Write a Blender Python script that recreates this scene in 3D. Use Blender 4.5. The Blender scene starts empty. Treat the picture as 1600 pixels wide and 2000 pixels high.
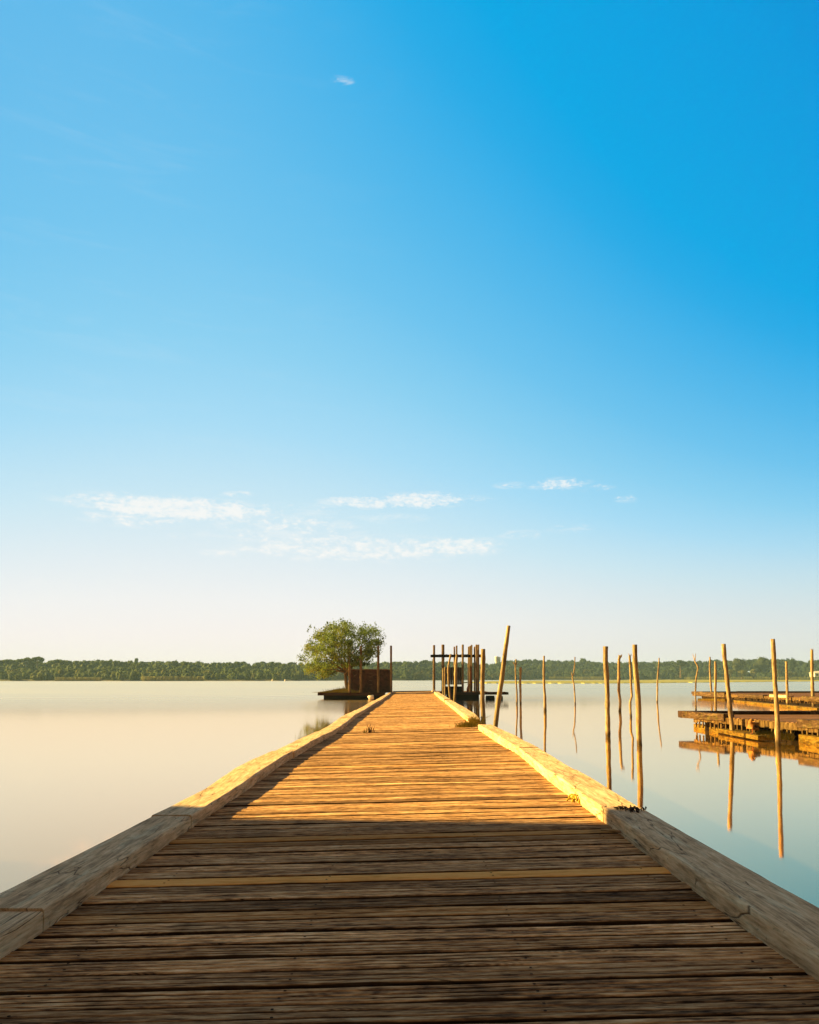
import bpy, math, random
import numpy as np
from mathutils import Vector

S = bpy.context.scene
C = S.collection
R = random.Random(7)
NP = np.random.default_rng(11)

# ---------------------------------------------------------------- camera
F = 1435.0                       # focal length in pixels of the 1600x2000 photo
CX, YH = 800.0, 1324.5           # vanishing column and horizon row
TILT = math.radians(4.6)         # slight upward pitch
CY = YH - F * math.tan(TILT)
EYE = Vector((0, 0, 1.1))
WATER = -0.46

cam_d = bpy.data.cameras.new("camera")
cam = bpy.data.objects.new("camera", cam_d)
C.objects.link(cam)
cam.location = EYE
cam.rotation_euler = (math.radians(90) + TILT, 0, 0)
cam_d.lens = F / 2000 * 36
cam_d.sensor_width = 36
cam_d.shift_y = (CY - 1000) / 2000
cam_d.clip_start = 0.05
cam_d.clip_end = 6000
S.camera = cam

# ---------------------------------------------------------------- light
EXPO = 2.0
SUN_EL, SUN_AZ = math.radians(20.5), math.radians(10)   # sun on the left, 10 degrees ahead of square
S.view_settings.view_transform = 'Standard'
S.view_settings.look = 'None'
S.view_settings.exposure = EXPO
S.view_settings.gamma = 1
sun_dir = Vector((-math.cos(SUN_AZ) * math.cos(SUN_EL), math.sin(SUN_AZ) * math.cos(SUN_EL), math.sin(SUN_EL)))
sl = bpy.data.lights.new("sun", 'SUN')
sl.energy = 5.0
sl.angle = math.radians(1.3)
sl.color = (1.0, 0.675, 0.21)
so = bpy.data.objects.new("sun", sl)
C.objects.link(so)
so.rotation_euler = sun_dir.to_track_quat('Z', 'Y').to_euler()
so.location = (-20, 5, 20)


def lin(c):
    return tuple((v / 255 / 12.92) if v / 255 <= 0.04045 else ((v / 255 + 0.055) / 1.055) ** 2.4 for v in c)


class NT:
    """small helper for building node trees"""
    def __init__(self, tree):
        self.t = tree
        self.n = tree.nodes
        self.l = tree.links

    def node(self, kind, **kw):
        n = self.n.new(kind)
        for k, v in kw.items():
            setattr(n, k, v)
        return n

    def put(self, sock, v):
        if isinstance(v, bpy.types.NodeSocket):
            self.l.new(v, sock)
        else:
            sock.default_value = v

    def m(self, op, a, b=0.0, c=None, clamp=False):
        n = self.node('ShaderNodeMath', operation=op, use_clamp=clamp)
        self.put(n.inputs[0], a)
        self.put(n.inputs[1], b)
        if c is not None:
            self.put(n.inputs[2], c)
        return n.outputs[0]

    def mix(self, f, a, b, mode='MIX'):
        n = self.node('ShaderNodeMix', data_type='RGBA', blend_type=mode)
        self.put(n.inputs[0], f)
        for s, v in ((n.inputs[6], a), (n.inputs[7], b)):
            if isinstance(v, tuple) and len(v) == 3:
                v = (*v, 1)
            self.put(s, v)
        return n.outputs[2]

    def ramp(self, fac, stops, mode='LINEAR'):
        n = self.node('ShaderNodeValToRGB')
        n.color_ramp.interpolation = mode
        e = n.color_ramp.elements
        while len(e) < len(stops):
            e.new(0.5)
        for i, (p, c) in enumerate(stops):
            e[i].position = p
            e[i].color = (*c, 1) if not isinstance(c, (int, float)) else (c, c, c, 1)
        self.put(n.inputs[0], fac)
        return n.outputs[0]

    def noise(self, vec, scale, detail=4, rough=0.55, dist=0.0, w=None):
        n = self.node('ShaderNodeTexNoise')
        if w is not None:
            n.noise_dimensions = '4D'
            self.put(n.inputs['W'], w)
        self.put(n.inputs['Vector'], vec)
        n.inputs['Scale'].default_value = scale
        n.inputs['Detail'].default_value = detail
        n.inputs['Roughness'].default_value = rough
        n.inputs['Distortion'].default_value = dist
        return n.outputs['Fac']

    def mapping(self, vec, scale=(1, 1, 1), loc=(0, 0, 0), rot=(0, 0, 0)):
        n = self.node('ShaderNodeMapping')
        self.put(n.inputs[0], vec)
        n.inputs['Location'].default_value = loc
        n.inputs['Rotation'].default_value = rot
        n.inputs['Scale'].default_value = scale
        return n.outputs[0]

    def smooth(self, v, a, b, lo=0.0, hi=1.0):
        n = self.node('ShaderNodeMapRange', interpolation_type='SMOOTHSTEP')
        self.put(n.inputs[0], v)
        for i, x in enumerate((a, b, lo, hi)):
            n.inputs[i + 1].default_value = x
        return n.outputs[0]

    def lerp(self, v, a, b, lo=0.0, hi=1.0):
        n = self.node('ShaderNodeMapRange')
        self.put(n.inputs[0], v)
        for i, x in enumerate((a, b, lo, hi)):
            n.inputs[i + 1].default_value = x
        return n.outputs[0]

    def bump(self, h, strength, dist=0.01, normal=None):
        n = self.node('ShaderNodeBump')
        self.put(n.inputs['Height'], h)
        n.inputs['Strength'].default_value = strength
        n.inputs['Distance'].default_value = dist
        if normal is not None:
            self.put(n.inputs['Normal'], normal)
        return n.outputs[0]


# rays of the photograph, used to measure where things stand
FW = Vector((0, math.cos(TILT), math.sin(TILT)))
UP = Vector((0, -math.sin(TILT), math.cos(TILT)))


def ray(px, py):
    return FW + Vector((1, 0, 0)) * ((px - CX) / F) + UP * ((CY - py) / F)


def at(px, py, z):
    r = ray(px, py)
    return EYE + r * ((z - EYE.z) / r.z)


def atd(px, py, d):
    r = ray(px, py)
    return EYE + r * (d / r.y)


SLOPE = 0.024                    # the deck's right side stands a little higher


def at_deck(px, py, dz=0.0):
    x = 0.0
    for _ in range(6):
        p = at(px, py, SLOPE * x + dz)
        x = p.x
    return p


# ---------------------------------------------------------------- sky
W = bpy.data.worlds.new("World")
S.world = W
W.use_nodes = True
w = NT(W.node_tree)
w.n.clear()
geo = w.node('ShaderNodeTexCoord')
sep = w.node('ShaderNodeSeparateXYZ')
w.l.new(geo.outputs['Generated'], sep.inputs[0])
dx, dy, dz = sep.outputs
zc = w.m('MAXIMUM', dz, 0.0)
g = w.m('ADD', w.m('MULTIPLY', dx, 0.95), w.m('MULTIPLY', w.m('MULTIPLY', dx, dx), 1.85))
g = w.m('MINIMUM', g, 0.95)
t = w.m('MULTIPLY', zc, w.m('ADD', g, 1.0))
stops = [(0, (253, 243, 236)), (.05, (250, 243, 240)), (.09, (243, 243, 243)), (.13, (230, 239, 244)),
         (.20, (203, 232, 245)), (.285, (168, 220, 246)), (.37, (138, 208, 242)), (.46, (108, 195, 239)),
         (.55, (84, 185, 236)), (.63, (60, 177, 234)), (.69, (34, 171, 232)), (.76, (0, 167, 232)),
         (1.0, (0, 155, 225)), (1.3, (0, 125, 205))]
sky_col = w.ramp(w.m('DIVIDE', t, 1.3), [(p / 1.3, lin(c)) for p, c in stops])
# the low sky away from the sun is a little greyer
az = w.m('ARCTAN2', dx, dy)
el = w.m('ARCSINE', dz)
low = w.m('MULTIPLY', w.smooth(az, -0.2, 0.75), w.smooth(zc, 0.0, 0.22, 1.0, 0.0))
sky_col = w.mix(w.m('MULTIPLY', low, 0.75), sky_col, lin((205, 212, 210)))
# warm fill added to the unseen sky overhead and behind, to warm the shade
warm_fill = w.m('MAXIMUM', w.smooth(dy, 0.58, 0.22), w.smooth(dz, 0.70, 0.82))
warm_fill_n = w.lerp(w.noise(geo.outputs['Generated'], 3, 4), 0.3, 0.7, 0.8, 1.2)
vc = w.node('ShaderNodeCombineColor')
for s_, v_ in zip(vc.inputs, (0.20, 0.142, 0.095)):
    w.l.new(w.m('MULTIPLY', warm_fill_n, v_), s_)
sky_col = w.mix(w.m('MULTIPLY', warm_fill, 0.97), sky_col, vc.outputs[0])

# clouds: small broken cumulus bands low ahead, one wisp high up
cl = [(345, 992, 150, 17, 1.0), (182, 983, 34, 10, .7), (262, 1014, 75, 13, .65), (462, 965, 26, 6, .55), (560, 1028, 110, 17, .6),
      (585, 996, 60, 11, .4), (710, 982, 62, 9, .85), (828, 976, 62, 12, .85), (920, 975, 40, 8, .3), (690, 1072, 190, 19, .75),
      (885, 1068, 80, 14, .85), (428, 1082, 30, 7, .6), (520, 1050, 100, 18, .4), (1090, 945, 44, 9, .75), (1000, 948, 26, 5, .5),
      (1018, 1045, 36, 7, .5), (1115, 1033, 34, 7, .45), (1165, 953, 26, 6, .45), (1225, 973, 20, 7, .45), (668, 157, 17, 7, .62),
      (760, 1012, 60, 8, .35), (120, 1138, 120, 9, .25), (345, 1048, 14, 5, .5)]
mask = None
for (px, py, rx, ry, amp) in cl:
    r = ray(px, py).normalized()
    a0, e0 = math.atan2(r.x, r.y), math.asin(r.z)
    r1 = ray(px + rx, py).normalized()
    r2 = ray(px, py - ry).normalized()
    ra = abs(math.atan2(r1.x, r1.y) - a0)
    re = abs(math.asin(r2.z) - e0)
    u = w.m('DIVIDE', w.m('SUBTRACT', az, a0), ra)
    v = w.m('DIVIDE', w.m('SUBTRACT', el, e0), re)
    rr = w.m('ADD', w.m('MULTIPLY', u, u), w.m('MULTIPLY', v, v))
    k = w.m('MULTIPLY', w.smooth(rr, 0.0, 3.4, 1.0, 0.0), amp)
    mask = k if mask is None else w.m('MAXIMUM', mask, k)
comv = w.node('ShaderNodeCombineXYZ')
w.l.new(az, comv.inputs[0])
w.l.new(w.m('MULTIPLY', el, 2.1), comv.inputs[1])
n1 = w.noise(comv.outputs[0], 44, 7, 0.62, 0.25)
n2 = w.noise(comv.outputs[0], 150, 5, 0.6, 0.2)
nn = w.m('ADD', w.m('MULTIPLY', n1, 0.65), w.m('MULTIPLY', n2, 0.35))
body = w.m('MULTIPLY', w.smooth(w.m('ADD', nn, w.m('MULTIPLY', mask, 0.30)), 0.61, 0.84), w.smooth(mask, 0.02, 0.3))
n3 = w.noise(w.mapping(comv.outputs[0], (0.8, 1.9, 1)), 26, 7, 0.68, 0.5)
wisp = w.m('MULTIPLY', w.smooth(n3, 0.44, 0.72), w.m('MULTIPLY', w.smooth(mask, 0.0, 0.45), 0.42))
cloud = w.m('MAXIMUM', w.m('MULTIPLY', body, 0.88), wisp)
cirv = w.mapping(comv.outputs[0], (1.2, 4.0, 1), (0, 0, 0), (0, 0, -0.45))
cir = w.m('MULTIPLY', w.smooth(w.noise(cirv, 4.5, 6, 0.6, 0.8), 0.5, 0.8), w.smooth(az, 0.1, -0.5))
veil_l = w.m('MULTIPLY', w.m('MULTIPLY', w.smooth(az, 0.05, -0.55), w.smooth(zc, 0.35, 0.65)), 0.06)
cloud = w.m('MAXIMUM', w.m('MULTIPLY', cloud, 0.92), w.m('ADD', veil_l, w.m('MULTIPLY', cir, 0.07)))
sky_col = w.mix(cloud, sky_col, lin((253, 251, 247)))
ns = w.node('ShaderNodeTexSky', sky_type='NISHITA')
ns.sun_disc = False
ns.sun_elevation = SUN_EL
ns.sun_rotation = math.atan2(sun_dir.x, sun_dir.y)
ns.air_density = 1.2
ns.dust_density = 0.6
STR = 0.1
k = 1 / (2 ** EXPO) / STR
# hand-set sky gradient, scaled for exposure, with a trace of Nishita mixed in
sc = w.mix(1.0, sky_col, (k, k, k), 'MULTIPLY')
sc = w.mix(0.002, sc, ns.outputs[0])
bg = w.node('ShaderNodeBackground')
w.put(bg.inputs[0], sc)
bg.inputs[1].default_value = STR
wo = w.node('ShaderNodeOutputWorld')
w.l.new(bg.outputs[0], wo.inputs[0])


# ---------------------------------------------------------------- materials
def mat(name):
    m = bpy.data.materials.new(name)
    m.use_nodes = True
    nt = NT(m.node_tree)
    b = m.node_tree.nodes['Principled BSDF']
    b.inputs['Specular IOR Level'].default_value = 0.25
    return m, nt, b


def attr(nt, name):
    n = nt.node('ShaderNodeAttribute', attribute_name=name)
    return n


def wood(name, dark, mid, light, along='Y', rough=0.75, bump=0.5, stain=0.5, fine=1.0, green=0.0, spec=0.03, cracks=0.0, tone=False, wet=False, stretch=0.035, blotch=0.0):
    m, nt, b = mat(name)
    tc = nt.node('ShaderNodeTexCoord').outputs['Object']
    st = {'X': (stretch, 1, 1), 'Y': (1, stretch, 1), 'Z': (1, 1, stretch)}[along]
    st2 = {'X': (0.14, 1, 1), 'Y': (1, 0.14, 1), 'Z': (1, 1, 0.14)}[along]
    wv = None
    if tone:
        a = attr(nt, 'tone')
        sepc = nt.node('ShaderNodeSeparateColor')
        nt.l.new(a.outputs['Color'], sepc.inputs[0])
        wv = nt.m('MULTIPLY', sepc.outputs[1], 37.0)
    fib = nt.noise(nt.mapping(tc, st), 120 * fine, 6, 0.7, 0.25, wv)
    fib2 = nt.noise(nt.mapping(tc, st2), 26 * fine, 5, 0.65, 0.8, wv)
    big = nt.noise(tc, 2.6, 4, 0.6, 0.5, wv)
    v = nt.m('ADD', nt.m('MULTIPLY', fib, 0.55), nt.m('ADD', nt.m('MULTIPLY', fib2, 0.30), nt.m('MULTIPLY', big, 0.15)))
    col = nt.ramp(v, [(0.36, dark), (0.50, mid), (0.63, light)])
    st_n = nt.noise(nt.mapping(tc, st2), 7, 6, 0.7, 1.2, wv)
    col = nt.mix(nt.m('MULTIPLY', nt.smooth(st_n, 0.50, 0.66), stain), col, tuple(c * 0.35 for c in dark))
    if blotch:
        bn = nt.noise(nt.mapping(tc, st2, (3.1, 1.7, 0.4)), 11, 5, 0.7, 0.6)
        col = nt.mix(nt.m('MULTIPLY', nt.smooth(bn, 0.50, 0.66), blotch), col, tuple(min(1, c * 1.7) for c in light))
    if green:
        gn = nt.noise(tc, 5.0, 5, 0.65, 0.4)
        col = nt.mix(nt.m('MULTIPLY', nt.smooth(gn, 0.48, 0.7), green), col, (0.16, 0.15, 0.03))
    h = nt.m('ADD', nt.m('MULTIPLY', fib, 0.7), nt.m('MULTIPLY', fib2, 0.5))
    if cracks:
        stc = {'X': (0.12, 1, 1), 'Y': (1, 0.16, 1), 'Z': (1, 1, 0.12)}[along]
        ck = nt.node('ShaderNodeTexVoronoi', feature='DISTANCE_TO_EDGE')
        nt.put(ck.inputs['Vector'], nt.mapping(nt.mix(0.12, tc, nt.node('ShaderNodeTexNoise').outputs['Color'], 'ADD'), stc))
        ck.inputs['Scale'].default_value = 6.5
        area = nt.smooth(nt.noise(tc, 3.1, 3), 0.46, 0.54)
        cr = nt.m('MULTIPLY', nt.smooth(ck.outputs['Distance'], 0.0, 0.020, 1.0, 0.0), area)
        # short dark weather marks lying across the timber
        cm = nt.noise(nt.mapping(tc, {'X': (1, .3, 1), 'Y': (.8, 1.0, 1), 'Z': (.3, 1, 1)}[along]), 15, 5, 0.7, 0.9)
        cr = nt.m('MAXIMUM', cr, nt.m('MULTIPLY', nt.smooth(cm, 0.61, 0.70), 0.7))
        cr = nt.m('MULTIPLY', cr, cracks)
        col = nt.mix(cr, col, tuple(c * 0.25 for c in dark))
        h = nt.m('SUBTRACT', h, nt.m('MULTIPLY', cr, 1.2))
    if tone:
        # colour of each single board: r = brightness, b = freshness (new orange timber)
        fresh = nt.mix(0.6, (0.60, 0.33, 0.10), nt.ramp(v, [(0.35, (0.42, 0.20, 0.05)), (0.62, (0.72, 0.42, 0.15))]))
        col = nt.mix(sepc.outputs[2], col, fresh)
        br = nt.node('ShaderNodeCombineColor')
        for s in br.inputs:
            nt.l.new(nt.m('MULTIPLY', sepc.outputs[0], 2.0), s)
        col = nt.mix(1.0, col, br.outputs[0], 'MULTIPLY')
        # dirty grooves, and gap shade painted along the edges
        col = nt.mix(nt.m('MULTIPLY', nt.m('SUBTRACT', 1.0, a.outputs['Alpha']), 1.0, None, True), col, (0.012, 0.007, 0.004))
        # knots
        kv = nt.node('ShaderNodeTexVoronoi')
        nt.put(kv.inputs['Vector'], nt.mapping(tc, (0.55, 1.9, 1)))
        kv.inputs['Scale'].default_value = 2.3
        kn = nt.smooth(kv.outputs['Distance'], 0.03, 0.085, 1.0, 0.0)
        kn = nt.m('MULTIPLY', kn, nt.smooth(nt.noise(tc, 1.3, 2), 0.5, 0.56))
        col = nt.mix(nt.m('MULTIPLY', kn, 0.75), col, (0.03, 0.016, 0.008))
    if wet:
        # wet, algae-dark foot just above the waterline
        ws = nt.node('ShaderNodeSeparateXYZ')
        nt.l.new(nt.node('ShaderNodeNewGeometry').outputs['Position'], ws.inputs[0])
        wz = nt.m('ADD', ws.outputs[2], nt.m('MULTIPLY', nt.m('SUBTRACT', big, 0.5), -0.25))
        col = nt.mix(nt.smooth(wz, WATER + 0.06, WATER + 0.22, 0.8, 0.0), col, (0.03, 0.02, 0.008))
    nt.put(b.inputs['Base Color'], col)
    b.inputs['Roughness'].default_value = rough
    b.inputs['Specular IOR Level'].default_value = spec
    nt.put(b.inputs['Normal'], nt.bump(h, bump, 0.006))
    return m


M = {}
M['deck'] = None
M['beam'] = wood('weathered_beam_wood', (0.24, 0.15, 0.075), (0.66, 0.45, 0.245), (0.88, 0.66, 0.40), 'Y', bump=0.8, stain=0.45, cracks=0.8, stretch=0.08, fine=.6, blotch=.25)
M['post'] = wood('platform_post_wood', (0.06, 0.038, 0.022), (0.16, 0.11, 0.065), (0.27, 0.19, 0.115), 'Z', bump=0.2, stretch=.12, fine=.4)
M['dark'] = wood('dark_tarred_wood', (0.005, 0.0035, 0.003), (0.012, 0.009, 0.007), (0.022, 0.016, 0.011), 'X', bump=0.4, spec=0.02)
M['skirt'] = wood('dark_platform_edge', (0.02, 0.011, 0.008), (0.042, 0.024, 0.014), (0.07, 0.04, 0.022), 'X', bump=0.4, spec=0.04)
M['pole'] = wood('bare_pole_wood', (0.065, 0.040, 0.020), (0.25, 0.185, 0.10), (0.46, 0.36, 0.21), 'Z', bump=0.2, stain=0.6, fine=0.35, wet=True, spec=0.08, stretch=.12)
M['dock'] = wood('dock_wood', (0.018, 0.010, 0.006), (0.060, 0.036, 0.020), (0.115, 0.075, 0.042), 'Y', bump=0.2, stain=0.85, green=0.3, fine=.3, stretch=.15, blotch=.6)
M['dockdeck'] = wood('dock_deck_wood', (0.09, 0.045, 0.02), (0.22, 0.115, 0.052), (0.34, 0.19, 0.10), 'X', bump=0.5, stain=0.4)
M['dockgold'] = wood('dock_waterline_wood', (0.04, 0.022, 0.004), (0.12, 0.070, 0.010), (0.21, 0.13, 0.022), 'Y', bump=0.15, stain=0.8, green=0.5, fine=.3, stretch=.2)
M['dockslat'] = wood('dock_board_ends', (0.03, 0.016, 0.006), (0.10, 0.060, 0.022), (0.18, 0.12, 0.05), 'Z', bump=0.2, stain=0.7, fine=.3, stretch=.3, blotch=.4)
M['blocker'] = wood('shade_blocker_planks', (0.05, 0.035, 0.022), (0.12, 0.085, 0.055), (0.2, 0.15, 0.1), 'Z', bump=0.4)
M['driftwood'] = wood('driftwood', (0.25, 0.15, 0.07), (0.45, 0.3, 0.15), (0.6, 0.42, 0.25), 'X')


def deck_material():
    m, nt, b = mat('weathered_deck_wood')
    tc = nt.node('ShaderNodeTexCoord').outputs['Object']
    a = attr(nt, 'tone')
    sp = nt.node('ShaderNodeSeparateColor')
    nt.l.new(a.outputs['Color'], sp.inputs[0])
    wv = nt.m('MULTIPLY', sp.outputs[1], 37.0)
    # warped coordinates so that the grain swirls a little round knots
    kv = nt.node('ShaderNodeTexVoronoi')
    nt.put(kv.inputs['Vector'], nt.mapping(tc, (0.75, 3.2, 0.01)))
    kv.inputs['Scale'].default_value = 1.6
    kd = kv.outputs['Distance']
    knot = nt.smooth(kd, 0.035, 0.075, 1.0, 0.0)
    ring = nt.smooth(kd, 0.05, 0.30, 1.0, 0.0)
    fine = nt.noise(nt.mapping(tc, (0.15, 1, 0.3)), 85, 5, 0.62, 0.15, wv)
    mid = nt.noise(nt.mapping(tc, (0.10, 1, 0.3)), 34, 5, 0.6, 0.25, wv)
    broad = nt.noise(nt.mapping(tc, (0.35, 1, 0.3)), 3.0, 3, 0.6, 0.0, wv)
    v = nt.m('ADD', nt.m('ADD', nt.m('MULTIPLY', fine, 0.42), nt.m('MULTIPLY', mid, 0.38)), nt.m('MULTIPLY', broad, 0.20))
    v = nt.m('ADD', v, nt.m('MULTIPLY', nt.m('MULTIPLY', ring, nt.m('SINE', nt.m('MULTIPLY', kd, 190.0))), 0.035))
    col = nt.ramp(v, [(0.39, (0.045, 0.026, 0.014)), (0.455, (0.27, 0.150, 0.070)), (0.515, (0.54, 0.305, 0.132)), (0.60, (0.86, 0.57, 0.30)), (0.68, (0.95, 0.74, 0.50))])
    fresh = nt.ramp(v, [(0.38, (0.60, 0.25, 0.05)), (0.5, (0.88, 0.42, 0.11)), (0.66, (0.98, 0.56, 0.18))])
    col = nt.mix(sp.outputs[2], col, fresh)
    # thin checks (drying cracks) along the grain
    ck = nt.noise(nt.mapping(tc, (0.028, 1, 0.3)), 46, 2, 0.5, 0.35, nt.m('ADD', wv, 4.0))
    crack = nt.m('MULTIPLY', nt.smooth(nt.m('ABSOLUTE', nt.m('SUBTRACT', ck, 0.5)), 0.0, 0.012, 1.0, 0.0),
                 nt.smooth(nt.noise(nt.mapping(tc, (0.5, 2, 1)), 2.2, 2, 0.5, 0, nt.m('ADD', wv, 9.0)), 0.5, 0.56))
    crack = nt.m('MULTIPLY', crack, nt.m('SUBTRACT', 1.0, nt.m('MULTIPLY', sp.outputs[2], 0.7)))
    br = nt.node('ShaderNodeCombineColor')
    for s_ in br.inputs:
        nt.l.new(nt.m('MULTIPLY', sp.outputs[0], 1.92), s_)
    col = nt.mix(1.0, col, br.outputs[0], 'MULTIPLY')
    dirt_shade = nt.m('SUBTRACT', 1.0, a.outputs['Alpha'], None, True)
    # dirty grooves and painted gap shade, broken up along the groove
    dirt_shade = nt.smooth(nt.m('ADD', dirt_shade, nt.m('MULTIPLY', nt.m('SUBTRACT', mid, 0.5), 0.9)), 0.25, 0.75)
    dark = nt.m('MAXIMUM', nt.m('MULTIPLY', dirt_shade, 0.93), nt.m('MAXIMUM', nt.m('MULTIPLY', crack, 0.9), nt.m('MULTIPLY', knot, 0.8)))
    col = nt.mix(dark, col, (0.022, 0.011, 0.005))
    nt.put(b.inputs['Base Color'], col)
    b.inputs['Roughness'].default_value = 0.9
    b.inputs['Specular IOR Level'].default_value = 0.03
    h = nt.m('SUBTRACT', nt.m('ADD', nt.m('MULTIPLY', fine, 0.5), mid), nt.m('MULTIPLY', nt.m('MAXIMUM', crack, knot), 0.6))
    nt.put(b.inputs['Normal'], nt.bump(h, 0.9, 0.008))
    return m


M['deck'] = deck_material()


def simple(name, c1, c2, scale=6, rough=0.7, bump=0.2, metal=0.0, spec=0.3, detail=6):
    m, nt, b = mat(name)
    tc = nt.node('ShaderNodeTexCoord').outputs['Object']
    n = nt.noise(tc, scale, detail, 0.65, 0.4)
    nt.put(b.inputs['Base Color'], nt.ramp(n, [(0.35, c1), (0.65, c2)]))
    b.inputs['Roughness'].default_value = rough
    b.inputs['Metallic'].default_value = metal
    b.inputs['Specular IOR Level'].default_value = spec
    nt.put(b.inputs['Normal'], nt.bump(n, bump, 0.01))
    return m


M['rust'] = simple('rusted_steel', (0.022, 0.011, 0.008), (0.085, 0.034, 0.021), 3.5, 0.85, 0.5, 0.0, 0.2)
M['rustbright'] = simple('bright_rust', (0.22, 0.06, 0.012), (0.38, 0.13, 0.03), 9, 0.8, 0.4)
M['whiteplastic'] = simple('white_plastic', (0.55, 0.50, 0.45), (0.75, 0.72, 0.68), 4, 0.5)
M['weed'] = simple('dried_black_weed', (0.010, 0.006, 0.006), (0.05, 0.025, 0.02), 40, 0.9)
M['yellowweed'] = simple('yellow_weed', (0.22, 0.15, 0.006), (0.50, 0.36, 0.02), 30, 0.7)
M['grass'] = simple('dry_yellow_grass', (0.16, 0.15, 0.015), (0.42, 0.34, 0.05), 12, 0.8)
M['marsh'] = simple('marsh_grass', (0.19, 0.20, 0.03), (0.30, 0.28, 0.05), 0.08, 0.9, 0.1)
M['reed'] = simple('reed_bed', (0.11, 0.13, 0.04), (0.21, 0.22, 0.09), 0.5, 0.9)
M['bank'] = simple('bank_earth', (0.05, 0.05, 0.02), (0.12, 0.11, 0.05), 0.6, 0.95)
M['moss'] = simple('mossy_clump', (0.07, 0.07, 0.006), (0.16, 0.14, 0.012), 14, 0.9, 0.6)
M['whitewall'] = simple('white_render', (0.5, 0.5, 0.48), (0.62, 0.61, 0.58), 1, 0.8)
M['roof'] = simple('dark_roof', (0.05, 0.035, 0.03), (0.1, 0.07, 0.055), 3, 0.9)
M['glass'] = simple('dark_window_glass', (0.02, 0.025, 0.03), (0.04, 0.045, 0.05), 2, 0.1, 0.0)
M['bark'] = wood('tree_bark', (0.06, 0.04, 0.02), (0.16, 0.115, 0.065), (0.26, 0.2, 0.12), 'Z', bump=1.0, fine=0.5)


def foliage(name, dark, light, trans=0.35):
    m, nt, b = mat(name)
    a = attr(nt, 'tone')
    sp = nt.node('ShaderNodeSeparateColor')
    nt.l.new(a.outputs['Color'], sp.inputs[0])
    col = nt.mix(sp.outputs[0], dark, light)
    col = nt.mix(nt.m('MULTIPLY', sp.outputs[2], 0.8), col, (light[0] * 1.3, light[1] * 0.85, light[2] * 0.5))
    nt.put(b.inputs['Base Color'], col)
    b.inputs['Roughness'].default_value = 0.7
    b.inputs['Specular IOR Level'].default_value = 0.15
    tr = nt.node('ShaderNodeBsdfTranslucent')
    nt.put(tr.inputs[0], nt.mix(0.5, col, light))
    mx = nt.node('ShaderNodeMixShader')
    mx.inputs[0].default_value = trans
    nt.l.new(b.outputs[0], mx.inputs[1])
    nt.l.new(tr.outputs[0], mx.inputs[2])
    nt.l.new(mx.outputs[0], nt.n['Material Output'].inputs[0])
    return m


M['leaf'] = foliage('small_tree_leaves', (0.032, 0.062, 0.014), (0.18, 0.26, 0.055), 0.4)
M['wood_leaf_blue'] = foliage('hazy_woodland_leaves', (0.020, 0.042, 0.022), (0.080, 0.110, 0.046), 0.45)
M['wood_leaf'] = foliage('woodland_leaves', (0.034, 0.068, 0.020), (0.130, 0.175, 0.048), 0.45)
M['shrub_leaf'] = foliage('pale_shrub_leaves', (0.05, 0.07, 0.02), (0.15, 0.16, 0.06), 0.2)

# water: calm, long and glassy near, more ruffled far out
m, nt, b = mat('lake_water')
pos = nt.node('ShaderNodeNewGeometry').outputs['Position']
spx = nt.node('ShaderNodeSeparateXYZ')
nt.l.new(pos, spx.inputs[0])
patch = nt.noise(nt.mapping(pos, (0.012, 0.05, 1)), 1.0, 4, 0.6, 0.6)
gl = nt.node('ShaderNodeBsdfGlossy')
gl.distribution = 'GGX'
far = nt.m('MAXIMUM', nt.smooth(spx.outputs[1], 26, 88), nt.m('MULTIPLY', nt.smooth(spx.outputs[0], 2, -3), nt.smooth(spx.outputs[1], 20, 70)))
left = nt.smooth(spx.outputs[0], 3, -14)
rough = nt.m('ADD', nt.m('ADD', 0.042, nt.m('MULTIPLY', far, 0.19)), nt.m('MULTIPLY', left, nt.m('MULTIPLY', nt.smooth(spx.outputs[1], 12, 45), 0.06)))
rough = nt.m('ADD', rough, nt.m('MULTIPLY', nt.m('MULTIPLY', nt.smooth(patch, 0.45, 0.7), far), 0.12))
nt.put(gl.inputs['Roughness'], rough)
lw = nt.node('ShaderNodeLayerWeight')
lw.inputs[0].default_value = 0.5
nt.put(gl.inputs['Color'], nt.mix(nt.smooth(lw.outputs['Facing'], 0.92, 0.72), (1.0, 0.865, 0.64), (1.0, 0.61, 0.40)))
rip = nt.noise(nt.mapping(pos, (0.5, 2.2, 1)), 1.6, 4, 0.55, 0.2)
rip2 = nt.noise(nt.mapping(pos, (0.06, 0.6, 1)), 1.0, 3, 0.5)
bmp = nt.node('ShaderNodeBump')
nt.put(bmp.inputs['Height'], nt.m('ADD', nt.m('MULTIPLY', rip, 0.25), rip2))
nt.put(bmp.inputs['Strength'], nt.m('ADD', 0.02, nt.m('MULTIPLY', far, 0.25)))
bmp.inputs['Distance'].default_value = 0.05
nt.l.new(bmp.outputs[0], gl.inputs['Normal'])
df = nt.node('ShaderNodeBsdfDiffuse')
df.inputs[0].default_value = (0.62, 0.38, 0.13, 1)
fr = nt.node('ShaderNodeFresnel')
fr.inputs[0].default_value = 1.8
fac = nt.lerp(fr.outputs[0], 0.08, 0.75, 0.95, 0.96)
mx = nt.node('ShaderNodeMixShader')
nt.l.new(fac, mx.inputs[0])
nt.l.new(df.outputs[0], mx.inputs[1])
nt.l.new(gl.outputs[0], mx.inputs[2])
nt.l.new(mx.outputs[0], nt.n['Material Output'].inputs[0])
nt.n.remove(b)
M['water'] = m


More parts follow.
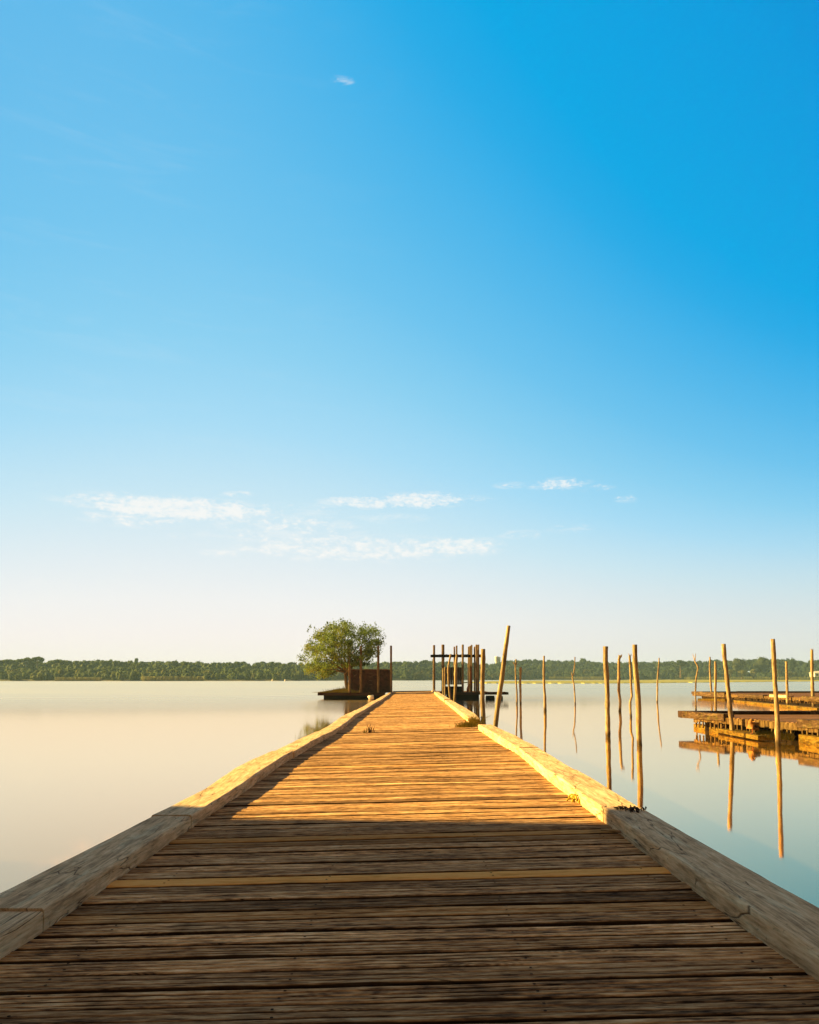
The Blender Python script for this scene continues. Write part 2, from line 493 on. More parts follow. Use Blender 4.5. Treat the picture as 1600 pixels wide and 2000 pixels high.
# ---------------------------------------------------------------- mesh helpers
class MB:
    def __init__(self):
        self.v, self.f, self.c = [], [], []
        self.n = 0

    def add(self, verts, faces, tone=None):
        verts = np.asarray(verts, float).reshape(-1, 3)
        self.v.append(verts)
        o = self.n
        self.f.extend([tuple(i + o for i in fc) for fc in faces])
        tn = (0.5, 0.5, 0.0) if tone is None else tone
        self.c.append(np.tile(np.array([*tn, 1.0]), (len(verts), 1)))
        self.n += len(verts)

    def box(self, p0, p1, jit=0.0, tone=None):
        x0, y0, z0 = p0
        x1, y1, z1 = p1
        vs = [(x, y, z) for z in (z0, z1) for y in (y0, y1) for x in (x0, x1)]
        if jit:
            vs = [(x + R.uniform(-jit, jit), y + R.uniform(-jit, jit), z + R.uniform(-jit, jit)) for x, y, z in vs]
        self.add(vs, [(0, 2, 3, 1), (4, 5, 7, 6), (0, 1, 5, 4), (2, 6, 7, 3), (0, 4, 6, 2), (1, 3, 7, 5)], tone)

    def beam(self, a, b, wid, hgt, tone=None):
        """rectangular bar from a to b (top-centre line), wid across, hgt down"""
        a, b = Vector(a), Vector(b)
        d = (b - a).normalized()
        s = d.cross(Vector((0, 0, 1)))
        if s.length < 1e-4:
            s = Vector((1, 0, 0))
        s.normalize()
        u = s.cross(d)
        vs = []
        for p in (a, b):
            for (i, j) in ((-1, 0), (1, 0), (1, -1), (-1, -1)):
                vs.append(p + s * (wid / 2 * i) + u * (hgt * j))
        self.add(vs, [(0, 1, 2, 3), (7, 6, 5, 4), (0, 4, 5, 1), (1, 5, 6, 2), (2, 6, 7, 3), (3, 7, 4, 0)], tone)

    def tube(self, pts, radii, n=10, rough=0.0, cap=True, tone=None, seed=0):
        rr = random.Random(seed)
        pts = [Vector(p) for p in pts]
        vs, fs = [], []
        wob = [rr.uniform(-1, 1) for _ in range(n)]
        for i, p in enumerate(pts):
            d = (pts[min(i + 1, len(pts) - 1)] - pts[max(i - 1, 0)]).normalized()
            ref = Vector((0, 1, 0)) if abs(d.y) < 0.9 else Vector((1, 0, 0))
            a = d.cross(ref).normalized()
            b2 = a.cross(d)
            for k2 in range(n):
                th = 2 * math.pi * k2 / n
                r = radii[i] * (1 + rough * (0.6 * wob[k2] + rr.uniform(-0.6, 0.6)))
                vs.append(p + a * (r * math.cos(th)) + b2 * (r * math.sin(th)))
        for i in range(len(pts) - 1):
            for k2 in range(n):
                q = (k2 + 1) % n
                fs.append((i * n + k2, i * n + q, (i + 1) * n + q, (i + 1) * n + k2))
        if cap:
            fs.append(tuple(reversed(range(n))))
            fs.append(tuple((len(pts) - 1) * n + k2 for k2 in range(n)))
        self.add(vs, fs, tone)

    def build(self, name, material, parent=None, smooth=False, bevel=0.0):
        me = bpy.data.meshes.new(name)
        me.from_pydata(np.concatenate(self.v).tolist(), [], self.f)
        ca = me.color_attributes.new('tone', 'FLOAT_COLOR', 'POINT')
        ca.data.foreach_set('color', np.concatenate(self.c).astype(np.float32).ravel())
        me.materials.append(material)
        if smooth:
            me.polygons.foreach_set('use_smooth', [True] * len(me.polygons))
        me.update()
        o = bpy.data.objects.new(name, me)
        C.objects.link(o)
        if parent is not None:
            o.parent = parent
            o.matrix_parent_inverse.identity()
            o.location = -parent.location
        if bevel:
            bv = o.modifiers.new('bevel', 'BEVEL')
            bv.width = bevel
            bv.segments = 2
            bv.limit_method = 'ANGLE'
        return o


def tag(o, label=None, cat=None, group=None, kind=None):
    if label:
        o['label'] = label
    if cat:
        o['category'] = cat
    if group:
        o['group'] = group
    if kind:
        o['kind'] = kind
    return o


def thing(name, label, cat, loc=(0, 0, 0), group=None):
    o = bpy.data.objects.new(name, None)
    o.empty_display_size = 0.2
    o.location = loc
    C.objects.link(o)
    return tag(o, label, cat, group)


def fbm1(x, seed, octs=4):
    """cheap smooth 1-D noise, vectorised"""
    x = np.asarray(x, float)
    out = np.zeros_like(x)
    amp, fr = 1.0, 1.0
    for o in range(octs):
        ph = seed * 12.9 + o * 7.7
        xi = np.floor(x * fr + ph)
        xf = x * fr + ph - xi
        h = lambda q: np.modf(np.sin(q * 127.1 + seed * 311.7) * 43758.5453)[0]
        s = xf * xf * (3 - 2 * xf)
        out += amp * (h(xi) * (1 - s) + h(xi + 1) * s)
        amp *= 0.5
        fr *= 2.1
    return out


# ---------------------------------------------------------------- water, shores
mb = MB()
ys = [-60, -10, 0, 10, 30, 60, 120, 300, 700, 1500, 3000]
xs = [-3000, -1200, -500, -150, -40, 0, 40, 150, 500, 1200, 3000]
mb.add([(x, y, WATER) for y in ys for x in xs],
       [(j * 11 + i, j * 11 + i + 1, (j + 1) * 11 + i + 1, (j + 1) * 11 + i) for j in range(10) for i in range(10)])
water = mb.build('water', M['water'])
tag(water, kind='structure')

SIL = [(-400, 1290), (0, 1291), (30, 1289), (60, 1290), (90, 1290), (200, 1290), (350, 1291), (450, 1293), (560, 1294), (690, 1294),
       (800, 1291), (850, 1291), (900, 1293), (930, 1296), (960, 1295), (1000, 1289), (1030, 1287), (1100, 1291), (1170, 1292),
       (1200, 1293), (1270, 1293), (1320, 1290), (1380, 1290), (1430, 1288), (1490, 1286), (1530, 1287), (1570, 1292), (1600, 1290), (2000, 1289)]
SHORE = [(-600, 395), (0, 402), (300, 402), (560, 415), (640, 450), (840, 520), (950, 610), (1100, 660), (1250, 640), (1400, 600), (1600, 560), (2100, 520)]


def shore_d(px):
    return float(np.interp(px, [a for a, _ in SHORE], [b for _, b in SHORE]))


# land behind the lake
mb = MB()
pxs = list(range(-600, 2101, 30))
rows = [(0, -0.55), (6, 0.15), (60, 2.5), (200, 7.0), (520, 7.0), (1400, 5.0)]
vs = []
for dd, z in rows:
    for px in pxs:
        d = shore_d(px) + dd + (R.uniform(-3, 3) if dd < 10 else 0)
        vs.append(((px - CX) / F * d, d, z))
n = len(pxs)
mb.add(vs, [(j * n + i, j * n + i + 1, (j + 1) * n + i + 1, (j + 1) * n + i) for j in range(len(rows) - 1) for i in range(n - 1)])
tag(mb.build('far_shore', M['bank'], smooth=True), kind='structure')

# low green marsh spit in front of the right shore
mb = MB()
near = [(905, 1333.2), (950, 1335.0), (1060, 1335.2), (1200, 1335.0), (1340, 1333.6), (1450, 1332.4), (1600, 1330.8), (1800, 1330.0), (2100, 1329.5)]
farr = [(905, 1332.6), (950, 1330.8), (1060, 1329.4), (1200, 1328.6), (1340, 1327.6), (1450, 1327.4), (1600, 1327.0), (1800, 1327.0), (2100, 1327)]
vs = []
N = 160
for i in range(N):
    px = 905 + (2100 - 905) * (i / (N - 1)) ** 1.3
    yn = np.interp(px, [a for a, _ in near], [b for _, b in near]) + R.uniform(-.12, .12)
    yf = np.interp(px, [a for a, _ in farr], [b for _, b in farr])
    a, b_ = at(px, yn, WATER), at(px, yf, WATER + 0.25)
    vs += [(a.x, a.y, WATER - 0.05), (a.x, a.y + 2.0, WATER + 0.22), (b_.x, b_.y, WATER + 0.30), (b_.x, b_.y + 2, WATER - 0.05)]
mb.add(vs, [(i * 4 + k, i * 4 + 4 + k, i * 4 + 5 + k, i * 4 + 1 + k) for i in range(N - 1) for k in range(3)])
tag(mb.build('marsh_grass', M['marsh']), 'low flat spit of green marsh grass before the right shore', 'grass', kind='stuff')


# ---------------------------------------------------------------- foliage
def leaf_quads(P, size, mb, tones, up_bias=0.3, normals=None):
    """many small leaf-clump faces at points P"""
    n = len(P)
    nrm = NP.normal(size=(n, 3))
    if normals is not None:
        nrm = normals * 1.2 + nrm * 0.8
    nrm[:, 2] += up_bias
    nrm /= np.linalg.norm(nrm, axis=1)[:, None] + 1e-9
    ref = NP.normal(size=(n, 3))
    a = np.cross(nrm, ref)
    a /= np.linalg.norm(a, axis=1)[:, None] + 1e-9
    b_ = np.cross(nrm, a)
    s = size * NP.uniform(0.6, 1.3, (n, 1))
    q = np.stack([P - a * s * 0.5, P - b_ * s * 0.28, P + a * s * 0.5, P + b_ * s * 0.28 + nrm * s * 0.08], 1).reshape(-1, 3)
    o = mb.n
    mb.v.append(q)
    mb.f.extend([(o + 4 * i, o + 4 * i + 1, o + 4 * i + 2, o + 4 * i + 3) for i in range(n)])
    t4 = np.repeat(np.concatenate([tones, np.ones((n, 1))], 1), 4, 0)
    mb.c.append(t4)
    mb.n += 4 * n


def crown(mb, c, rx, ry, rz, count, size, tone):
    """one uneven crown: lumps of leaf clumps round a dark solid core"""
    lumps = []
    for _ in range(R.randint(5, 9)):
        th, ph = R.uniform(0, 2 * math.pi), R.uniform(-0.2, 1.3)
        lumps.append((c[0] + rx * 0.6 * math.cos(th) * math.cos(ph), c[1] + ry * 0.6 * math.sin(th) * math.cos(ph),
                      c[2] + rz * 0.6 * math.sin(ph), R.uniform(0.36, 0.55)))
    lumps.append((c[0], c[1], c[2] - rz * 0.15, 0.75))
    per = count // len(lumps)
    for (lx, ly, lz, k_) in lumps:
        d = NP.normal(size=(per, 3))
        d /= np.linalg.norm(d, axis=1)[:, None]
        P = np.array([lx, ly, lz]) + d * np.array([rx, ry, rz]) * k_ * NP.uniform(0.82, 1.08, (per, 1))
        tb = tone[0] + R.uniform(-0.12, 0.12)
        tn = np.stack([np.clip(NP.normal(tb, 0.14, per), 0, 1), NP.uniform(0, 1, per), np.full(per, tone[2])], 1)
        leaf_quads(P, size, mb, tn, 0.2, d)
        # core
        vs, fs = [], []
        for i in range(4):
            for j in range(7):
                a, b_ = math.pi * (i + 0.5) / 4, 2 * math.pi * j / 7
                vs.append((lx + rx * k_ * .86 * math.sin(a) * math.cos(b_), ly + ry * k_ * .86 * math.sin(a) * math.sin(b_), lz + rz * k_ * .86 * math.cos(a)))
        for i in range(3):
            for j in range(7):
                q = (j + 1) % 7
                fs.append((i * 7 + j, (i + 1) * 7 + j, (i + 1) * 7 + q, i * 7 + q))
        fs += [tuple(range(7)), tuple(reversed(range(21, 28)))]
        mb.add(vs, fs, (max(0, tb - 0.1), 0.5, tone[2]))


def woods(px0, px1, label):
    mb = MB()
    for row, (dd, fr_, w_, cnt) in enumerate([(6, 0.36, 4.0, 130), (16, 0.52, 5.0, 130), (32, 0.66, 6.0, 150), (58, 0.80, 6.5, 150), (90, 0.91, 5.0, 120), (125, 1.0, 6, 140)]):
        px = px0
        while px < px1:
            d = shore_d(px) + dd + R.uniform(-6, 10)
            top = float(np.interp(px, [a for a, _ in SIL], [b for _, b in SIL]))
            base = 1326.5
            y = base + (top - base) * (fr_ * R.uniform(0.82, 1.06) if row < 4 else R.choice([R.uniform(0.92, 1.0), R.uniform(0.9, 1.05)]))
            z = atd(px, y, d).z
            X = atd(px, y, d).x
            sz = w_ * R.choice([R.uniform(0.5, 0.9), R.uniform(0.8, 1.3), R.uniform(1.1, 1.9)]) * (d / 450) ** 0.7
            rz = sz * R.uniform(0.35, 0.75)
            if row == 0:
                rz = max(1.2, (z + 0.3) * 0.62)
            tone = (R.uniform(0.15, 0.85) if row < 2 else R.uniform(0.1, 0.55), 0, R.choice([0, 0, 0, 0.3, 0.7]) if row < 2 else 0)
            if px > 1150:
                tone = (tone[0] * 0.75, 0, tone[2] * 0.6)
            crown(mb, (X, d, z - rz * 0.95), sz * 0.56, sz * 0.5, rz, int(cnt * 1.7), 0.72 * (d / 430), tone)
            px += sz * 0.62 / d * F * R.uniform(0.7, 1.15)
    # trunks and shade at the water's edge close the gaps between crowns
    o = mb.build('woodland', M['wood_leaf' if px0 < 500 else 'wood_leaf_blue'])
    return tag(o, label, 'woodland', kind='stuff')


woods(-160, 800, 'dense green woodland along the left and middle far shore')
woods(800, 1760, 'dense hazy green woodland along the right far shore')


def far_tree(px, ytop, ybase, w_px, d, label, tone, kind='round', mat_='wood_leaf', group='single trees on the far shore'):
    p0 = atd(px, ybase, d)
    p1 = atd(px, ytop, d)
    X, zt, zb = p0.x, p1.z, p0.z
    t_ = thing('tree' if kind != 'shrub' else 'shrub', label, 'tree' if kind != 'shrub' else 'shrub', (X, d, zb), group)
    wd = w_px / F * d
    mb = MB()
    if kind == 'pine':
        hgt = (zt - zb) * 0.34
        for k in range(3):
            crown(mb, (X + wd * (k - 1) * 0.3, d + R.uniform(-1, 1), zt - hgt * (0.5 + 0.25 * abs(k - 1))), wd * 0.28, wd * 0.3, hgt * 0.42, 300, 1.0 * d / 430, tone)
    else:
        crown(mb, (X, d, (zt + zb) / 2 + (zt - zb) * 0.08), wd * 0.5, wd * 0.45, (zt - zb) * 0.46, 700, 0.9 * d / 430, tone)
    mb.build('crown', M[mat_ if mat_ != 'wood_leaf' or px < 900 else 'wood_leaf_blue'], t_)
    tb = MB()
    tb.tube([(X, d, zb - 1), (X + .2, d, zb + (zt - zb) * .4), (X, d, zt - (zt - zb) * .3)], [wd * .05, wd * .035, wd * .02], 7)
    tb.build('trunk', M['bark'], t_)
    return t_


FT = 'single trees that stand out on the far shore'
far_tree(14, 1287, 1312, 34, 470, 'umbrella pine at the left photo edge, rising above the woodland', (.15, 0, 0), 'pine', group=FT)
far_tree(50, 1283.5, 1312, 30, 470, 'flat topped dark pine left of the tallest pine pair on the left shore', (.1, 0, 0), 'pine', group=FT)
far_tree(72, 1281.5, 1312, 26, 480, 'tallest dark umbrella pine on the left shore skyline', (.1, 0, 0), 'pine', group=FT)
far_tree(112, 1287.5, 1312, 32, 475, 'low dark pine right of the tallest pine on the left skyline', (.15, 0, 0), 'pine', group=FT)
far_tree(266, 1286.5, 1300, 8, 520, 'single narrow pointed treetop breaking the left skyline', (.3, 0, 0), 'round', group=FT)
far_tree(1139, 1286.5, 1312, 18, 800, 'hazy round dome of a tree above the skyline left of the thick pole', (.5, 0, 0), 'round', group=FT)
far_tree(1329, 1288.5, 1322, 24, 610, 'tall dark pine on the right shore left of the forked pole', (.12, 0, 0), 'pine', group=FT)
far_tree(1443, 1287.0, 1322, 34, 600, 'tall reddish green tree right of the leaning dock pole', (.35, 0, .4), 'round', group=FT)
far_tree(1491, 1284.8, 1322, 36, 600, 'tallest rounded tree on the right shore skyline', (.3, 0, .3), 'round', group=FT)
far_tree(1546, 1287.2, 1322, 22, 590, 'dark rounded tree at right between two dock poles', (.1, 0, 0), 'round', group=FT)
SG = 'pale rounded shrubs at the foot of the right shore'
for px, yt, yb, wp, lb in [(1427, 1309, 1318, 9, 'smallest pale shrub right of the leaning dock pole'),
                           (1449, 1310, 1324, 17, 'widest pale yellowish shrub on the right shore'),
                           (1472, 1308, 1322, 13, 'pale green dome shrub left of the tall straight dock pole'),
                           (1521, 1308, 1320, 11, 'pale shrub just right of the tall straight dock pole'),
                           (1543, 1312, 1324, 9, 'low pale shrub right of the short rear dock pole')]:
    far_tree(px, yt, yb, wp, 545, lb, (.8, 0, .15), 'shrub', 'shrub_leaf', SG)

# reeds at the water's edge
mb = MB()
P = []
for (a, b_, ht, n_) in [(1072, 1178, 1.7, 2600), (1335, 1600, 1.5, 3000), (110, 200, 1.1, 900), (280, 400, 1.5, 1500)]:
    for _ in range(n_):
        px = R.uniform(a, b_)
        d = shore_d(px) - R.uniform(0, 9)
        X = (px - CX) / F * d
        h_ = ht * R.uniform(0.5, 1.3)
        l_ = R.uniform(-.3, .3)
        i = mb.n
        mb.add([(X - .22, d, WATER - .1), (X + .22, d, WATER - .1), (X + l_ + .1, d + R.uniform(-.2, .2), WATER + h_ + .8), (X + l_ - .1, d, WATER + h_ + .8)], [(0, 1, 2, 3)])
tag(mb.build('reeds', M['reed']), 'pale reed beds along the foot of the far shore', 'reeds', kind='stuff')

# far white tower and house, buoys
t_ = thing('water_tower', 'white water tower on the skyline left of the big leaning pole', 'water tower', atd(971, 1296, 760))
mb = MB()
p = atd(970.5, 1282, 760)
b_ = atd(970.5, 1303, 760)
mb.tube([(p.x, 760, b_.z - 6), (p.x, 760, p.z - 5.2), (p.x, 760, p.z - 4.8), (p.x, 760, p.z - 0.6), (p.x, 760, p.z)], [1.7, 1.7, 2.4, 2.4, 1.6], 16)
mb.build('shaft', M['whitewall'], t_)
mb = MB()
mb.tube([(p.x + 3.0, 762, b_.z - 6), (p.x + 3.0, 762, p.z - .6)], [.9, .8], 8)
for k in range(3):
    mb.box((p.x + 1.6, 761, p.z - 1.6 - k * 1.5), (p.x + 4.4, 763, p.z - 1.2 - k * 1.5))
mb.build('antenna_mast', M['whitewall'], t_)

pw = atd(1596, 1322, 535)
t_ = thing('white_house', 'white waterside house at the right photo edge below the trees', 'house', pw)
wpx = 535 / F
x0 = (1589.5 - CX) * wpx
zb, zt = atd(1590, 1322, 535).z, atd(1590, 1314.5, 535).z
mb = MB()
mb.box((x0, 535, zb), (x0 + 9, 542, zt))
mb.build('wall', M['whitewall'], t_)
mb = MB()
mb.add([(x0 - .5, 534.4, zt), (x0 + 9.5, 534.4, zt), (x0 + 9.5, 538.5, zt + 1.5), (x0 + 0.6, 538.5, zt + 1.5), (x0 - .5, 542.6, zt), (x0 + 9.5, 542.6, zt)],
       [(0, 1, 2, 3), (3, 2, 5, 4), (0, 3, 4), (1, 5, 2)])
mb.build('roof', M['whitewall'], t_)
for k in range(3):
    mb = MB()
    mb.box((x0 + .8 + k * 2.9, 534.9, zb + .8), (x0 + 2.4 + k * 2.9, 534.98, zt - .5))
    mb.build('window', M['glass'], t_)

for (px, py, lb) in [(113, 1329.0, 'white buoy below the dark pines on the left shore'), (188, 1329.0, 'tiny white buoy left of the pointed treetop'),
                     (266, 1329.0, 'tiny white buoy directly below the pointed treetop'), (532, 1329.2, 'tiny white buoy between left reeds and small tree'),
                     (557, 1329.4, 'white buoy just left of the tree on the platform')]:
    q = at(px, py + .9, WATER)
    mb = MB()
    mb.tube([(q.x, q.y, WATER - .1), (q.x, q.y, WATER + .35), (q.x, q.y, WATER + .7), (q.x, q.y, WATER + 1.1)], [.38, .42, .26, .05], 10)
    tag(mb.build('buoy', M['whiteplastic'], smooth=True), lb, 'buoy', 'white buoys off the left shore')

# ---------------------------------------------------------------- the jetty
left_in = [(-420, 2160), (0, 1873), (86, 1819), (232, 1717), (375, 1617.5), (460, 1559.5), (499, 1532.5), (550, 1494.5), (573, 1481),
           (614, 1455.5), (646, 1439), (664, 1428), (676, 1418.5), (694, 1402.5), (706.5, 1395), (723, 1384), (749, 1367), (765, 1355.5)]
right_in = [(1840, 2092), (1600, 1915), (1448, 1808), (1180, 1605), (1072, 1524), (1015, 1475), (976.5, 1453.5), (932.8, 1424), (917, 1413.5),
            (903, 1401), (869, 1372.5), (855, 1361.5), (847, 1353.5)]
left_out = [(-390, 1966), (0, 1746), (217, 1636), (295, 1594), (397, 1542.5), (460, 1502), (493, 1484), (535, 1466.5), (575.5, 1447), (595, 1438.5),
            (638.5, 1419.5), (662.5, 1402), (708, 1380), (724, 1371), (738, 1364), (759, 1353.5)]
right_out = [(1850, 1908), (1600, 1765), (1263, 1580.5), (1120, 1497), (1058, 1461.5), (997.5, 1433), (962.5, 1416), (938, 1405), (927.6, 1393.5), (907.5, 1381.5),
             (890, 1371.5), (876, 1364), (863, 1356), (857.6, 1352.5)]


def edge(pts, dz):
    P = [at_deck(a, b_, dz) for a, b_ in pts]
    P.sort(key=lambda q: q.y)
    return [q.y for q in P], [q.x for q in P]


LI, RI = edge(left_in, 0.0), edge(right_in, 0.0)
LO, RO = edge(left_out, 0.10), edge(right_out, 0.10)


def ex(E, y):
    return float(np.interp(y, E[0], E[1]))


END_Y = 59.0
jetty = thing('jetty', 'long weathered timber jetty running straight out over the lake', 'jetty', (0, -2, 0))

PITCH = 0.151


def boards(y0, y1, segs, prof_n):
    mb = MB()
    y = y0
    i = 0
    while y < y1:
        wid = PITCH - R.choice([R.uniform(0.012, 0.018), R.uniform(0.016, 0.026), R.uniform(0.022, 0.034)])
        xl = ex(LI, y) - 0.24 + R.uniform(-.03, .02)
        xr = ex(RI, y) + 0.27 + R.uniform(-.02, .03)
        near_ = y < 16
        fresh = 0.0
        dd = y + wid / 2
        if abs(dd - 4.16) < PITCH / 2:
            fresh = 1.0
        elif abs(dd - 5.20) < PITCH / 2:
            fresh = 0.75
        elif R.random() < 0.03:
            fresh = R.uniform(.15, .5)
        tone = (min(1, max(0.25, R.gauss(0.5, 0.14))), R.random(), fresh)
        zoff = R.uniform(-0.004, 0.004)
        sag = R.uniform(-0.006, 0.006)
        # cross-section across the board (along y): ribbed top, rounded edges, sides
        m_ = prof_n
        us = np.linspace(0, 1, m_)
        gn_ = R.choice([1, 1, 2, 2, 3])
        gd = 0.0 if fresh > .6 else R.uniform(0.004, 0.008)
        gpos = [(q_ + 1) / (gn_ + 1) + R.uniform(-.03, .03) for q_ in range(gn_)]
        gprof = np.max([np.clip(1 - np.abs(us - p_) / 0.045, 0, 1) for p_ in gpos], axis=0)
        prof = -gd * gprof if near_ else np.zeros(m_)
        er = np.minimum(us, 1 - us)
        prof = prof - 0.009 * np.clip(1 - er / 0.07, 0, 1) ** 2
        crownz = 0.003 * (0.25 - (us - .5) ** 2) * 4 * R.choice([-1, 1])
        xsn = np.linspace(xl, xr, segs)
        e0 = 0.0035 * fbm1(xsn * 1.7, i * 2 + 1, 5) if near_ else np.zeros(segs)
        e1 = 0.0035 * fbm1(xsn * 1.7, i * 2 + 2, 5) if near_ else np.zeros(segs)
        zz = 0.002 * fbm1(xsn * 1.1, i + 500, 4) if near_ else np.zeros(segs)
        V = np.zeros((segs, m_ + 2, 3))
        V[:, 1:-1, 0] = xsn[:, None]
        V[:, 1:-1, 1] = y + e0[:, None] + (wid + e1 - e0)[:, None] * us[None, :]
        tilt = sag * (xsn - xl) / (xr - xl)
        V[:, 1:-1, 1] += tilt[:, None]
        V[:, 1:-1, 2] = (SLOPE * xsn + zoff + zz)[:, None] + (prof + crownz)[None, :]
        V[:, 0] = V[:, 1]
        V[:, 0, 2] -= 0.032
        V[:, -1] = V[:, -2]
        V[:, -1, 2] -= 0.032
        mm = m_ + 2
        fs = [(a * mm + b2, (a + 1) * mm + b2, (a + 1) * mm + b2 + 1, a * mm + b2 + 1) for a in range(segs - 1) for b2 in range(mm - 1)]
        fs += [tuple(range(mm)), tuple(reversed(range((segs - 1) * mm, segs * mm)))]
        mb.add(V.reshape(-1, 3), fs, tone)
        if near_:
            gv = np.concatenate([[.0], 1 - 0.95 * gprof * (0 if fresh > .6 else min(1, gd / .0055)), [.0]])
            gv[1:-1] *= 1 - 0.7 * np.clip(1 - er / 0.06, 0, 1)
            gv = np.tile(gv, (segs, 1)) + (0.3 * fbm1(xsn * 3.1, i + 90, 4))[:, None]
            gv[:, :2] = 0  # board sides painted dark to put shade into the gaps
            gv[:, -2:] = 0
            mb.c[-1][:, 3] = np.clip(gv, 0.0, 1).ravel()
        y += PITCH
        i += 1
    return mb


dk = boards(0.35, 5.9, 80, 40)
d2 = boards(0.35 + PITCH * 37, 16, 36, 22)
d3 = boards(0.35 + PITCH * 104, END_Y, 6, 6)
for q in (d2, d3):
    o_ = dk.n
    dk.v += q.v
    dk.c += q.c
    dk.f.extend([tuple(i + o_ for i in fc) for fc in q.f])
    dk.n += q.n
d0 = boards(-8.0, 0.35, 6, 6)
o_ = dk.n
dk.v += d0.v
dk.c += d0.c
dk.f.extend([tuple(i + o_ for i in fc) for fc in d0.f])
dk.n += d0.n
for k in range(78):
    yb_ = 0.35 + PITCH * k
    for bx_ in (-1.35, -0.45, 0.45, 1.3):
        for fy in (0.28, 0.72):
            if R.random() < .12:
                continue
            nx_, ny_ = bx_ + R.uniform(-.012, .012), yb_ + 0.135 * fy + R.uniform(-.006, .006)
            nz_ = SLOPE * nx_ + 0.0035
            dk.add([(nx_ + .0065 * math.cos(a_ * math.pi / 3), ny_ + .0065 * math.sin(a_ * math.pi / 3), nz_) for a_ in range(6)], [tuple(range(6))], (.3, .5, 0))
            dk.c[-1][:, 3] = 0
deck = dk.build('deck', M['deck'], jetty)

# bearers under the boards and piles into the water
for off in (-1.35, -0.45, 0.45, 1.3):
    mb = MB()
    for k in range(14):
        a, b_ = -8 + k * 4.8, -8 + (k + 1) * 4.8 - 0.01
        b_ = min(b_, END_Y)
        if a < b_:
            mb.beam((off, a, SLOPE * off - 0.045), (off, b_, SLOPE * off - 0.045), 0.09, 0.18)
    mb.build('bearer', M['dark'], jetty)
for k in range(18):
    y = -7 + k * 3.8
    if y > END_Y:
        break
    for sx in (-1.62, 1.62):
        mb = MB()
        mb.tube([(sx, y, -1.6), (sx + .01, y, -0.09)], [.09, .08], 10)
        mb.build('pile', M['dark'], jetty, smooth=True)
mb = MB()
mb.beam((ex(LO, END_Y) - .05, END_Y + .25, 0.06), (ex(RO, END_Y) + .1, END_Y + .25, 0.10), .16, .2)
mb.build('end_beam', M['skirt'], jetty)


def kerb(y0, y1, inner, outer, sgn, h0, lift=0.0, cut0=0.0, cut1=0.0, tone=None):
    """one squared edge timber following the deck's edge between y0 and y1"""
    step = 0.05 if y0 < 12 else 0.2
    n_ = max(6, int((y1 - y0) / step))
    sd = R.randint(1, 999)
    gap = 0.006 if y0 < 14 else 0.004
    ysn = np.linspace(y0 + gap, y1 - gap, n_)
    side = R.uniform(-.012, .012)
    xi = np.array([ex(inner, y) for y in ysn])
    xo = np.array([ex(outer, y) for y in ysn])
    if sgn < 0:
        xo = np.minimum(xo, xi - 0.2)
    else:
        xo = np.maximum(xo, xi + 0.2)
    z0 = SLOPE * xi
    q = 12
    vs = []
    for k in range(n_):
        a, b2 = xi[k] + side, xo[k] + side
        mid = (a + b2) / 2
        hw = abs(b2 - a) / 2
        nz = lambda s_, f_: float(fbm1(np.array([ysn[k] * f_]), sd + s_, 3)[0])
        zb = z0[k] - 0.004 + SLOPE * 0
        zt = z0[k] + h0 + lift + 0.006 * nz(1, .8)
        r_ = 0.012 + 0.008 * max(0, nz(2, 2.2))
        chip = max(0.0, nz(3, 3.0) - 1.1) * 0.02
        dxi = sgn  # inner edge sits toward the deck
        # section listed from the inner bottom round to the outer bottom
        sec = [(-hw, zb), (-hw + .003 * nz(4, 3), zb + (zt - zb) * .5), (-hw, zt - r_ * 1.4 - chip), (-hw + r_ * .3 + chip * .4, zt - r_ * .5 - chip * .5),
               (-hw + r_ + chip, zt), (-hw * .4, zt + .003 * nz(5, 1.4)), (hw * .3, zt + .004 * nz(6, 1.1)), (hw - r_, zt), (hw - r_ * .3, zt - r_ * .5),
               (hw, zt - r_ * 1.4), (hw, zb + .0), (hw, zb - .12)]
        for (u_, z_) in sec:
            vs.append((mid + sgn * u_, ysn[k], z_))
    fs = []
    for k in range(n_ - 1):
        for j in range(q - 1):
            f_ = (k * q + j, k * q + j + 1, (k + 1) * q + j + 1, (k + 1) * q + j)
            fs.append(f_ if sgn > 0 else tuple(reversed(f_)))
    # skewed and closed ends
    fs.append(tuple(range(q)) if sgn < 0 else tuple(reversed(range(q))))
    e_ = tuple(range((n_ - 1) * q, n_ * q))
    fs.append(tuple(reversed(e_)) if sgn < 0 else e_)
    mb = MB()
    mb.add(vs, fs, tone)
    return mb.build('edge_beam', M['beam'], jetty)


yl = [-7.5, -4, -0.6, at_deck(86, 1819).y, at_deck(375, 1617.5).y, at_deck(573, 1481).y, at_deck(646, 1439).y, 19.5, 24, 28.6, 34, 39, 45, 51, 58.4]
for k in range(len(yl) - 1):
    kerb(yl[k], yl[k + 1], LI, LO, -1, 0.098, lift=[-.01, 0, -.005, .0, .002, .004, -.004, .008, -.012, .008, -.01, .006, -.006, .008][k])
yr = [-7.5, -3.2, 0.4, at_deck(1180, 1605).y, at_deck(1072, 1523).y, at_deck(1015, 1474).y, at_deck(934, 1425).y]
for k in range(len(yr) - 1):
    kerb(yr[k], yr[k + 1], RI, RO, 1, 0.10, lift=[0, 0, .0, .003, -.006, .012][k])
yr = [at_deck(917, 1413.7).y, at_deck(868, 1371.5).y + 0.1, at_deck(855, 1361.5).y, 57.0]
for k in range(3):
    kerb(yr[k], yr[k + 1] - (.5 if k < 2 else 0), RI, RO, 1, 0.11, lift=[.0, .02, .02][k])


